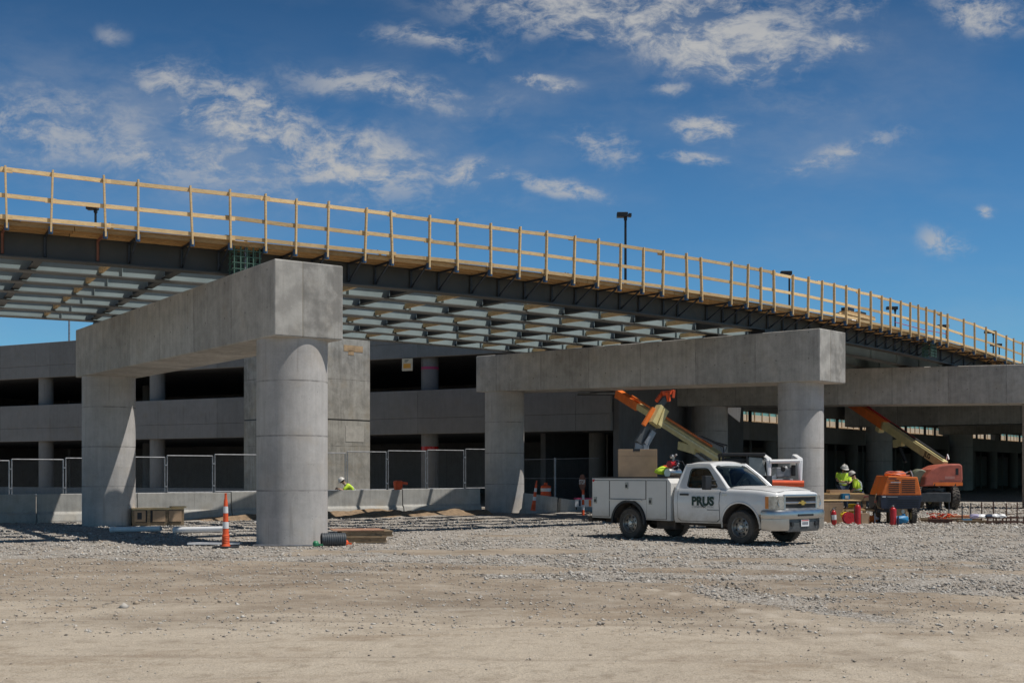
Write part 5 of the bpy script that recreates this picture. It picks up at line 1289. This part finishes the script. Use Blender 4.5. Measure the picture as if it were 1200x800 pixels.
# ---------------------------------------------------------------- traffic cones and markers
def channelizer(loc, lab, h=1.1, lean=(0, 0), based=True):
    t = empty('traffic_cone', loc, 0, lab, 'traffic cone', 'tall orange and white traffic markers'); t.rotation_euler = (lean[0], lean[1], 0)
    if based:
        mb = MB(); poly = [(.30*math.cos(a), .30*math.sin(a)) for a in np.linspace(0, 2*math.pi, 8, endpoint=False)+.39]; mb.prism(poly, 0, .05, M_blk, f=lambda a, b_, h_: (a, b_, h_)); mb.build('base', t, bev=.01)
    rz_ = lambda z: .082-.045*(z/h)
    mb = MB(); z0 = .04; pf = [(rz_(0)+.03, z0), (rz_(0)+.01, .08)]
    for k in range(6): pf += [(rz_(.1+.035*k)+.012, .10+.035*k), (rz_(.1+.035*k)+.004, .118+.035*k)]
    pf += [(rz_(z), z) for z in np.linspace(.33, h*.86, 8)]+[(rz_(h)*.8, h*.90), (.028, h*.93), (.024, h*.985), (.036, h), (.0, h+.004)]
    mb.lathe(pf, M_orcone, seg=20, caps=False); mb.build('cone', t)
    for a, b_ in ((.36, .48), (.64, .76)):
        mb = MB(); mb.lathe([(rz_(a*h)+.004, a*h), (rz_(b_*h)+.004, b_*h)], M_reflw, seg=20, caps=False); mb.build('white_band', t)
    return t
channelizer((GX(264.5, 27.7), 27.7, gz1(-6, 27.7)), 'tall orange traffic cone with white bands standing left of the nearest pier column', 1.23)
channelizer((GX(624.5, 48.5), 48.5, gz1(1, 48.5)+.15), 'leaning orange and white striped marker right of the middle pier column', 1.22, (R(4), R(7)), False)
brl = empty('traffic_drum', (GX(639, 54.0), 53.2, .12), 0, 'orange traffic drum with white band partly hidden behind the leaning marker', 'traffic drum')
mb = MB(); mb.lathe([(.25, .0), (.25, .35), (.235, .36), (.235, .7), (.22, .71), (.22, 1.05), (.08, 1.1), (.08, 1.2), (0, 1.2)], M_orcone, seg=24, caps=False); mb.build('drum', brl)
for a, b_, r_ in ((.42, .6, .24), (.82, .96, .226)): mb = MB(); mb.lathe([(r_, a), (r_, b_)], M_reflw, seg=24, caps=False); mb.build('white_band', brl)
# stop paddle sign
sg_ = empty('stop_sign', (GX(682.5, 48.5), 48.5, gz1(3, 48.5)), R(-70), 'red octagonal stop paddle turned half sideways on a striped post left of the truck', 'sign')
mb = MB(); s_c = P(684, 567, 48.5).z
mb.prism([(.33*math.cos(a), s_c+.33*math.sin(a)) for a in np.linspace(0, 2*math.pi, 8, endpoint=False)+math.pi/8], -.01, .01, M_rustred, f=lambda a, b_, h_: (a, h_, b_)); pn = mb.build('panel', sg_)
vs, fs = textmesh('STOP', .25, 0, .008); mb = MB(); mb.add([(a, -.014, s_c+b_) for a, b_, c_ in vs], fs, M_reflw); mb.build('lettering', pn)
mb = MB()
for k in range(5): mb.lathe([(.05, .2*k), (.05, .2*k+.2)], M_orcone if k % 2 == 0 else M_reflw, (0, 0.03, 0), seg=14)
mb.build('post', sg_)
# small A-board by the stop paddle
mb = MB(); mb.b(-.45, .45, -.03, .03, .12, .42, M_reflw); mb.b(-.3, -.22, -.035, -.03, .14, .40, M_jean); mb.b(.1, .2, -.035, -.03, .14, .40, M_or); mb.b(-.5, .5, -.04, .04, .42, .48, M_pink)
for x in (-.4, .4): mb.b(x-.02, x+.02, -.2, .2, 0, .12, M_blk)
tag(mb.build('barricade_board', None, (GX(687, 49.6), 49.6, .25)), 'low white striped barricade board at the foot of the stop paddle', 'barricade')

# ---------------------------------------------------------------- left side objects
cr_ = empty('wooden_crate', (GX(184, 40.2), 40.2, gz1(-11.6, 40.2)+.02), R(24), 'low wooden crate with two grey panels leaning by the barrier left of the cone', 'crate')
mb = MB(); W_ = 1.62
mb.b(-W_/2, W_/2, -.3, .3, 0, .10, M_oldwood); mb.b(-W_/2, W_/2, -.3, .3, .50, .56, M_wood); mb.b(-W_/2+.05, W_/2-.05, -.28, .28, .1, .5, M_blk)
for x in (-W_/2+.05, -.30, .28, W_/2-.05): mb.b(x-.05, x+.05, -.31, .31, .0, .50, M_oldwood)
mb.build('frame', cr_, bev=.005)
for x in (.02, .53): mb = MB(); mb.b(x-.2, x+.2, -.335, -.315, .12, .48, M_card); mb.build('panel', cr_)
mb = MB(); mb.b(-.75, -.40, -.33, -.315, .12, .48, M_card); mb.b(-.66, -.52, -.335, -.33, .2, .42, M_blk); mb.build('panel', cr_)
mb = MB(); mb.box((.55, -.1, .585), (.45, .35, .05), M_wood, R(10)); tag(mb.build('board_offcut', None, cr_.location+Vector((.1, 0, 0)), R(24)), 'pale board offcut lying on top of the wooden crate', 'board')
for (xa, xb, Ya, Yb, lab, r_) in ((130, 188.5, 34.9, 34.6, 'longer white plastic pipe lying on gravel at the foot of the rear pier column', .075), (204, 262, 34.6, 34.3, 'white plastic pipe lying on gravel just left of the orange cone', .08)):
    a, b_ = Vector((GX(xa, Ya), Ya, .10)), Vector((GX(xb, Yb), Yb, .14)); t = empty('white_pipe', a, 0, lab, 'pipe', 'white plastic pipes on the gravel')
    d_ = b_-a; mb = MB(); L = d_.length; n0 = 18; mb.tube([d_*(i/n0) for i in range(n0+1)], r_, M_whitep, 18, False); mb.build('tube', t)
    mb = MB(); mb.tube([d_*.0, d_*.06], r_*1.22, M_whitep, 18, False); mb.tube([d_*.0-d_.normalized()*.005, d_*.003], r_*.9, M_blk, 18); mb.build('socket', t)
mb = MB(); mb.box((0, 0, .05), (1.2, .4, .04), M_reflw, R(3)); tag(mb.build('white_strip', None, (GX(252, 28.9), 28.9, gz1(-7, 28.9))), 'flat white strip lying on gravel behind the cone base', 'strip')
# pallets right of column
def pallet(loc, rz, lab, top=M_redply, sc=1.):
    t = empty('wooden_pallet', loc, rz, lab, 'pallet', 'pallets stacked by the pier column')
    mb = MB()
    for k in range(7): y = -.5+k*1./6; mb.b(-.62, .62, y-.05, y+.05, .115, .135, M_oldwood)
    mb.build('deck_boards', t)
    mb = MB()
    for y in (-.5, 0, .5): mb.b(-.6, .6, y-.02, y+.02, .022, .113, M_oldwood)
    mb.build('stringers', t); mb = MB()
    for y in (-.5, 0, .5): mb.b(-.62, .62, y-.05, y+.05, 0, .02, M_oldwood)
    mb.build('bottom_boards', t); return t
q = Vector((GX(421, 30.2), 30.2, gz1(-3.7, 30.2)+.03))
pallet(q, R(12), 'weathered pallet on the gravel right of the nearest pier column, lower of two'); pallet(q+Vector((.12, .05, .137)), R(15), 'weathered pallet with reddish plywood on it, upper of two by the nearest column')
mb = MB(); mb.b(-.68, .55, -.55, .5, 0, .02, M_redply); tag(mb.build('plywood_sheet', None, q+Vector((0, 0, .278)), R(13)), 'reddish plywood sheet lying on the stacked pallets', 'plywood')
pp = empty('corrugated_pipe', (GX(377, 28.35), 28.35, .155), R(18), 'short black corrugated pipe lying at the foot of the nearest column', 'pipe')
mb = MB(); pf = []
for k in range(11): pf += [(.145, .05*k), (.155, .05*k+.012), (.155, .05*k+.03), (.145, .05*k+.042)]
mb.lathe(pf, paint('grey_corrugated', (.06,.07,.08), .5), (0, 0, 0), 'X', 28, False); mb.lathe([(.13, 0), (.13, .55)], M_pipeblk, (0, 0, 0), 'X', 24, False); mb.lathe([(.13, -.01), (.15, -.01), (.152, .02)], M_pipeblk, (0, 0, 0), 'X', 28, False); mb.build('shell', pp)
for c, lab, mm, s_ in (((404, 28.6), 'small orange red cap on gravel between black pipe and pallet', M_orcone, .09), ((370, 28.0), 'small green fitting on gravel left of the black pipe', paint('green_fitting', (.03,.22,.10), .5), .07)):
    mb = MB(); mb.lathe([(s_*.7, 0), (s_, .03), (s_, .08), (s_*.6, .12), (0, .13)], mm, seg=14); mb.beam((0, 0, .05), (.16, .02, .03), .05, .04, mm); tag(mb.build('pipe_fitting', None, (GX(*c), c[1], gz1(0, c[1])+.02)), lab, 'fitting')
mb = MB(); mb.tube([(GX(298, 27.9), 27.9, .05), (GX(366, 27.8), 27.8, .05)], .02, M_galv, 8); tag(mb.build('thin_conduit', None), 'thin pale conduit lying on gravel in front of the nearest column base', 'conduit')
cl_ = empty('water_cooler', P(466.5, 571, 49.6), 0, 'orange red water cooler standing behind the barrier right of the crouching worker', 'cooler')
mb = MB(); mb.lathe([(.13, -.6), (.17, 0), (.19, .18), (.18, .2)], M_orcone, seg=20); mb.build('tub', cl_); mb = MB(); mb.lathe([(.19, .2), (.19, .25), (.12, .29), (0, .29)], M_orcone, seg=20); mb.beam((.1, 0, .2), (.38, .05, .16), .1, .1, M_orcone); mb.build('lid', cl_)
mb = MB(); mb.box((0, 0, -.75), (1.2, .7, .3), M_oldwood); cl_t = mb.build('support_block', None, (cl_.location.x, cl_.location.y, cl_.location.z)); tag(cl_t, 'low timber block under the orange cooler behind the barrier', 'block')

# ---------------------------------------------------------------- right side work area
def exting(px, Y, lab, h=.56, r_=.10, lean=0.):
    r_ *= .88
    t = empty('fire_extinguisher', (GX(px, Y), Y, gz1(12, Y)+.0), R(20), lab, 'fire extinguisher', 'red extinguishers set on the gravel'); t.rotation_euler = (0, lean, R(20))
    mb = MB(); mb.lathe([(r_*.85, 0), (r_, .02), (r_, h-.10), (r_*.92, h-.05), (r_*.6, h-.01), (.03, h), (.03, h+.03)], M_red, seg=22); mb.build('cylinder', t)
    mb = MB(); mb.box((0, 0, h+.05), (.05, .05, .05), M_steel); mb.beam((-.02, 0, h+.07), (.12, 0, h+.10), .02, .02, M_blk); mb.beam((-.02, 0, h+.05), (.11, 0, h+.04), .02, .015, M_blk); mb.build('valve', t)
    mb = MB(); mb.tube([(-.03, 0, h+.05), (-r_-.03, 0, h-.02), (-r_-.02, 0, h*.5), (-r_-.01, 0, .1)], .012, M_blk, 6); mb.build('hose', t)
    return t
e1 = exting(977.5, 40.6, 'shortest red fire extinguisher with pale label, beside the truck bumper', .48, .095, R(-3))
mb = MB(); mb.lathe([(.0855, .18), (.0855, .34)], M_reflw, seg=22, caps=False); mb.build('label_sticker', e1)
exting(1005, 40.8, 'tall red cylinder standing in front of the lime shirted worker', .66, .115)
exting(1046.5, 40.5, 'wide red cylinder standing in front of the orange compressor', .58, .125)
# work table of boards on boxes
def bigbox(px0, px1, py0, Y, dep, lab, rz=0., m=M_card, z0=None, nm='cardboard_box', cat='box'):
    xa, xb = GX(px0, Y), GX(px1, Y); g0 = gz1((xa+xb)/2, Y) if z0 is None else z0; h = CH+(HZ-py0)/F*Y-g0
    t = empty(nm, ((xa+xb)/2, Y+dep/2, g0), rz, lab, cat); W_ = xb-xa; mb = MB(); mb.b(-W_/2, W_/2, -dep/2, dep/2, 0, h, m); mb.build('carton', t, bev=.01)
    mb = MB(); mb.b(-.006, .006, -dep/2-.004, -dep/2+.01, 0, h, M_oldwood); mb.b(-W_/2+.0, W_/2, -dep/2-.003, -dep/2, h-.03, h-.02, M_oldwood); mb.build('seam', t); return t, h
bigbox(954, 988, 588.5, 42.2, .8, 'large brown cardboard box right of the truck bumper under the board', R(3))
mb = MB(); z = CH+(HZ-587)/F*42.2; mb.box((0, 0, 0), (1.62, .95, .03), M_wood, R(4)); tag(mb.build('plywood_sheet', None, (GX(977, 42.7), 42.7, z+.02)), 'pale plywood sheet laid on the large cardboard box as a table', 'plywood')
bt = empty('work_bench', (GX(984, 44.4), 44.4, gz1(11, 44.4)), R(3), 'long low timber bench of boards in front of the two workers', 'bench')
mb = MB(); zb = CH+(HZ-577)/F*44.4-.06; mb.b(-1.1, .95, -.35, .35, zb-.22, zb, M_oldwood); mb.b(-1.0, .8, -.3, .3, zb, zb+.05, M_wood); mb.build('top', bt)
for x in (-.95, .8):
    for y in (-.28, .28): mb = MB(); mb.b(x-.05, x+.05, y-.05, y+.05, 0, zb-.22, M_oldwood); mb.build('leg', bt)
mb = MB(); mb.box((0, 0, .06), (.75, .35, .12), M_card, R(8)); tag(mb.build('flat_carton', None, (GX(982, 44.4), 44.4, bt.location.z+zb+.05), 0), 'flat open brown carton on the timber bench in front of the workers', 'box')
mb = MB(); mb.box((0, 0, .12), (.26, .22, .24), M_bluep); mb.box((0.02, -.115, .12), (.12, .01, .10), M_reflw); tag(mb.build('blue_tub', None, (GX(990, 44.0), 43.95, bt.location.z+zb-.20), R(5)), 'small blue tub with white label on the bench edge', 'tub')
# lower bench with clutter
lb = empty('low_bench', (GX(1012, 42.4), 42.4, gz1(12, 42.4)), R(-2), 'low plank bench behind the tall red cylinder', 'bench')
mb = MB(); z = CH+(HZ-596.5)/F*42.4; mb.b(-.9, 1.0, -.2, .2, z-.05, z, M_wood); mb.b(-.8, .9, .22, .5, z-.01, z+.04, M_oldwood); mb.build('top', lb)
for x in (-.75, .85): mb = MB(); mb.b(x-.04, x+.04, -.15, .15, 0, z-.05, M_oldwood); mb.build('leg', lb)
mb = MB(); vs_ = [(.19*math.cos(a), 0, .2+.19*math.sin(a)) for a in np.linspace(0, 2*math.pi, 25)]
mb.lathe([(.0, -.09), (.20, -.09), (.20, -.07), (.11, -.06), (.11, .06), (.20, .07), (.20, .09), (0, .09)], M_red, (0, 0, .2), 'Y', 24); mb.lathe([(.17, -.055), (.17, .055)], M_pink, (0, 0, .2), 'Y', 24)
tag(mb.build('hose_reel', None, (GX(994.5, 41.6), 41.6, gz1(11, 41.6)), R(10)), 'dark red hose reel on the gravel between two red cylinders', 'hose reel')
mb = MB(); blob(mb, (0, 0, .12), .13, M_yel, 1.2, .8, .8, 3); mb.beam((-.1, 0, .18), (.1, 0, .25), .04, .04, M_blk); mb.lathe([(.09, -.02), (.09, .02)], M_steel, (.1, -.1, .1), 'Y', 16); tag(mb.build('circular_saw', None, (GX(989, 42.0), 42.0, .18), R(40)), 'yellow hand saw lying beside the dark red hose reel', 'power tool')
mb = MB(); mb.lathe([(.13, 0), (.15, .3), (.155, .31)], M_yel, seg=18); tag(mb.build('yellow_bucket', None, (GX(999, 43.3), 43.3, .32)), 'yellow bucket under the bench in front of the lime shirted worker', 'bucket')
mb = MB(); mb.b(-.15, .15, -.12, .12, 0, .36, M_card); tag(mb.build('small_carton', None, (GX(1012, 41.7), 41.7, .0), R(15)), 'small brown carton right of the tall red cylinder', 'box')
mb = MB(); blob(mb, (0, 0, .12), .17, M_or, 1.4, .8, .7, 6); blob(mb, (.12, -.05, .16), .10, M_reflw, 1.2, .8, .7, 8); tag(mb.build('work_bag', None, (GX(1022, 42.3), 42.3, 0)), 'orange and white work bag under the left end of the compressor', 'bag')
mb = MB(); a, b_ = P(1012, 582, 44.2), P(1031, 577, 42.3); mb.tube([a, a.lerp(b_, .5)-Vector((0, 0, .04)), b_], .02, M_pink, 6); tag(mb.build('air_hose', None), 'pink red air hose stretching from the lime shirted worker to the compressor', 'hose')
# air compressor
ac = empty('air_compressor', (GX(1055.5, 41.5), 42.2, gz1(13, 42)), R(-4), 'towable orange and dark blue air compressor with slotted panel on two wheels', 'compressor')
mb = MB(); s_ = 1.0
poly = [(-.80, .96), (-.52, 1.62), (.66, 1.57), (.82, .96)]; mb.prism(poly, -.72, 1.1, M_or); oc = mb.build('canopy', ac, bev=.03)
mb = MB()
for (x0, x1) in ((-.50, -.08), (.03, .56)):
    for k in range(7):
        z = 1.04+.068*k; sh2 = (-.0 if x0 > 0 else .0); 
        if x0 < 0 and k > 4: xx0 = -.24
        else: xx0 = x0
        mb.b(xx0, x1-.02*0, -.735, -.715, z, z+.030, M_blk)
mb.build('louvre', oc); 
mb = MB()
for k in range(6): mb.b(-.50+.045*k*1.2, -.465+.045*k*1.2, -.735, -.72, 1.50, 1.54, M_jean)
for k in range(9): mb.b(-.42+.045*k, -.39+.045*k, -.738, -.737, 1.375, 1.41, M_reflw)
mb.build('lettering', oc)
mb = MB(); mb.prism([(-.80, .50), (-.84, .90), (-.82, .955), (.84, .955), (.84, .90), (.74, .50)], -.74, 1.12, M_navy); lo = mb.build('lower_housing', ac, bev=.02)
mb = MB()
for k in range(4): mb.b(-.50, .70, -.752, -.742, .58+.07*k, .60+.07*k, M_blk)
mb.b(-.76, -.62, -.748, -.742, .89, .93, M_reflw); mb.b(-.56, -.14, -.748, -.742, .89, .925, M_grey); mb.build('lower_slots', lo)
mb = MB(); mb.b(-.9, .8, -.5, .9, .38, .50, M_blk); mb.b(-.25, .25, -.72, -.3, .28, .52, M_rust); mb.lathe([(.07, -.1), (.07, .1)], M_steel, (.05, -.7, .42), 'Y', 14); mb.lathe([(.06, -.1), (.06, .1)], M_rust, (.22, -.7, .36), 'Y', 14); mb.build('frame', ac)
for x, y in ((-.72, .25), (.52, -.55), (.52, .9)): tyre_on(ac, x, y, .29, .20, R(90), M_rub)
mb = MB(); mb.beam((-.85, -.3, .9), (-1.0, -.5, .35), .05, .05, M_blk); mb.beam((-1.0, -.5, .35), (-1.0, -.5, .0), .05, .05, M_galv); mb.lathe([(.05, 0), (.05, .04)], M_red, (-.98, -.56, .75), 'Y', 10); mb.tube([(-.9, -.4, 1.0), (-1.0, -.55, .8), (-.9, -.6, .55), (-.7, -.7, .5)], .025, M_oldwood, 6); mb.build('tow_bar', ac)
mb = MB(); rg = random.Random(5)
for k in range(5): mb.tube([(-.05+(.36-.03*k)*math.cos(a)+.03*math.sin(3*a+k), -.05+(.28-.02*k)*math.sin(a), .03+.022*k+.02*math.sin(2*a+k)) for a in np.linspace(0, 2*math.pi, 26)], .02, [M_or, M_liftred, paint('pink_hose', (.55,.25,.22), .5)][k % 3], 6, False)
mb.tube([(.28, .1, .05), (.44, .1, .12), (.50, 0, .16), (.53, -.1, .02), (.52, -.15, -.1)], .022, M_galv, 6)
ac.scale.x = .82; ac.location.x += .06
tag(mb.build('coiled_hose', None, ac.location+Vector((.0, 0, 1.62))), 'orange and pink air hose coiled on the compressor roof', 'hose')
mb = MB(); blob(mb, (0, 0, .17), .18, M_bluep, 1.3, .8, .8, 1); mb.lathe([(.05, .28), (.05, .36)], M_bluep, (.1, 0, 0)); tag(mb.build('blue_jug', None, (GX(1056, 40.9), 40.95, 0)), 'bright blue water jug on the gravel under the compressor', 'jug')
mb = MB(); mb.lathe([(.04, 0), (.04, .2), (.02, .3)], M_jean, seg=10); tag(mb.build('dark_bottle', None, (GX(1052.5, 40.4), 40.4, 0)), 'small dark bottle right of the wide red cylinder', 'bottle')
# rebar stakes rack with boards
def G(px, Y, dz=0): x = GX(px, Y); return Vector((x, Y, gz1(x, Y)+dz))
for i, (px, Y, top) in enumerate(((1101.5, 44.0, 588.5), (1112, 44.2, 587.8), (1127.5, 42.2, 589), (1137.5, 42.2, 589), (1150.5, 42.0, 588), (1164, 42.0, 587.5), (1179.5, 41.6, 589), (1191.8, 41.8, 588.5))):
    p = G(px, Y); h = CH+(HZ-top)/F*Y-p.z; mb = MB(); mb.tube([(0, 0, 0), (.01*math.sin(i*3), 0, h)], .022, M_rod if i > 3 else M_brk, 7); mb.lathe([(.035, 0), (.03, .05)], M_rod, seg=8)
    tag(mb.build('steel_stake', None, p), ['leftmost upright steel stake, by the orange mesh pile', 'second upright stake from the left, behind the orange mesh pile', 'third upright stake from the left, dark blue with a blue foot', 'fourth upright stake from the left', 'fifth upright stake from the left at the end of the orange boards', 'sixth upright stake from the left', 'seventh upright stake from the left, second from the right', 'rightmost upright steel stake beside the pier column'][i], 'stake', 'upright steel stakes in the gravel')
def plank(px0, Y0, px1, Y1, z, wd, th, m, lab, nm='plank'):
    a, b_ = G(px0, Y0, z), G(px1, Y1, z); mb = MB(); c = (a+b_)/2; mb.beam(a-c, b_-c, wd, th, m); tag(mb.build(nm, None, c, bev=.005), lab, 'board')
plank(1076, 45, 1110, 44.6, .05, .25, .06, M_oldwood, 'grey plank on gravel behind the compressor wheel')
plank(1078, 43.4, 1108, 43.0, .06, .2, .08, M_oldwood, 'short grey plank in front of the longer one by the compressor wheel')
plank(1112, 44.2, 1152, 44.0, .16, .5, .08, paint('faded_orange_board', (.62,.26,.13), .7), 'faded orange board between the upright steel stakes')
plank(1110, 43.9, 1150, 43.6, .06, .5, .10, M_oldwood, 'weathered board under the faded orange board')
plank(1122, 41.8, 1160, 41.6, .06, .28, .10, M_oldwood, 'pale plank on the gravel in front of the stakes')
plank(1088, 42.2, 1116, 42.0, .08, .5, .12, M_rod, 'dark steel tray under the orange mesh pile', 'steel_tray')
mb = MB(); rg = random.Random(2)
for k in range(46):
    c = (rg.uniform(-.42, .42), rg.uniform(-.2, .2), rg.uniform(.03, .20)); mb.beam(c, (c[0]+rg.uniform(-.18, .18), c[1]+rg.uniform(-.1, .1), c[2]+rg.uniform(-.06, .08)), .05, .025, rg.choice([M_orcone, M_orcone, M_red, M_or]))
tag(mb.build('mesh_pile', None, G(1102, 42.1, .14)), 'crumpled bright orange safety mesh piled on a dark tray', 'safety mesh')
mb = MB(); mb.box((0, 0, .08), (.3, .15, .14), M_bluep); mb.box((.0, 0, .02), (.5, .2, .05), M_bluep); tag(mb.build('blue_bracket', None, G(1133, 41.9, .0)), 'flat blue bracket on the ground between third and fourth stakes', 'bracket')
rk = empty('steel_rack', G(1178, 41.4), R(2), 'low rusty steel rack lying on the gravel at the right edge', 'rack')
mb = MB(); 
for z in (.08, .22):
    for y in (-.25, .25): mb.beam((-.75, y, z), (.55, y, z), .05, .05, M_rod)
for x in (-.7, -.2, .3, .52): mb.beam((x, -.25, 0), (x, -.25, .26), .04, .04, M_rod); mb.beam((x, .25, 0), (x, .25, .26), .04, .04, M_rod)
mb.build('frame', rk)
mb = MB(); 
for k in range(16): mb.beam((-.7+.03*k, -.2+.02*k, .26), (-.2+.06*k, .1-.02*k, .27+.008*k), .05, .02, rg.choice([M_oldwood, M_rod, M_redply]))
tag(mb.build('scrap_wood', None, G(1180, 41.4, .02)), 'loose brown scrap sticks heaped on the rusty rack', 'scrap wood')
mb = MB()
for k in range(5): blob(mb, (-.5+.22*k, 0, .05), .13, M_whitep if k % 2 else paint('lilac_cloth', (.45,.42,.60), .9) if k == 0 else M_jean if k == 2 else M_whitep, 1.3, .8, .55, k+20)
tag(mb.build('white_rags', None, G(1160, 41.2, .22)), 'white and dark blue rags draped on the steel rack', 'rags')

mb = MB()
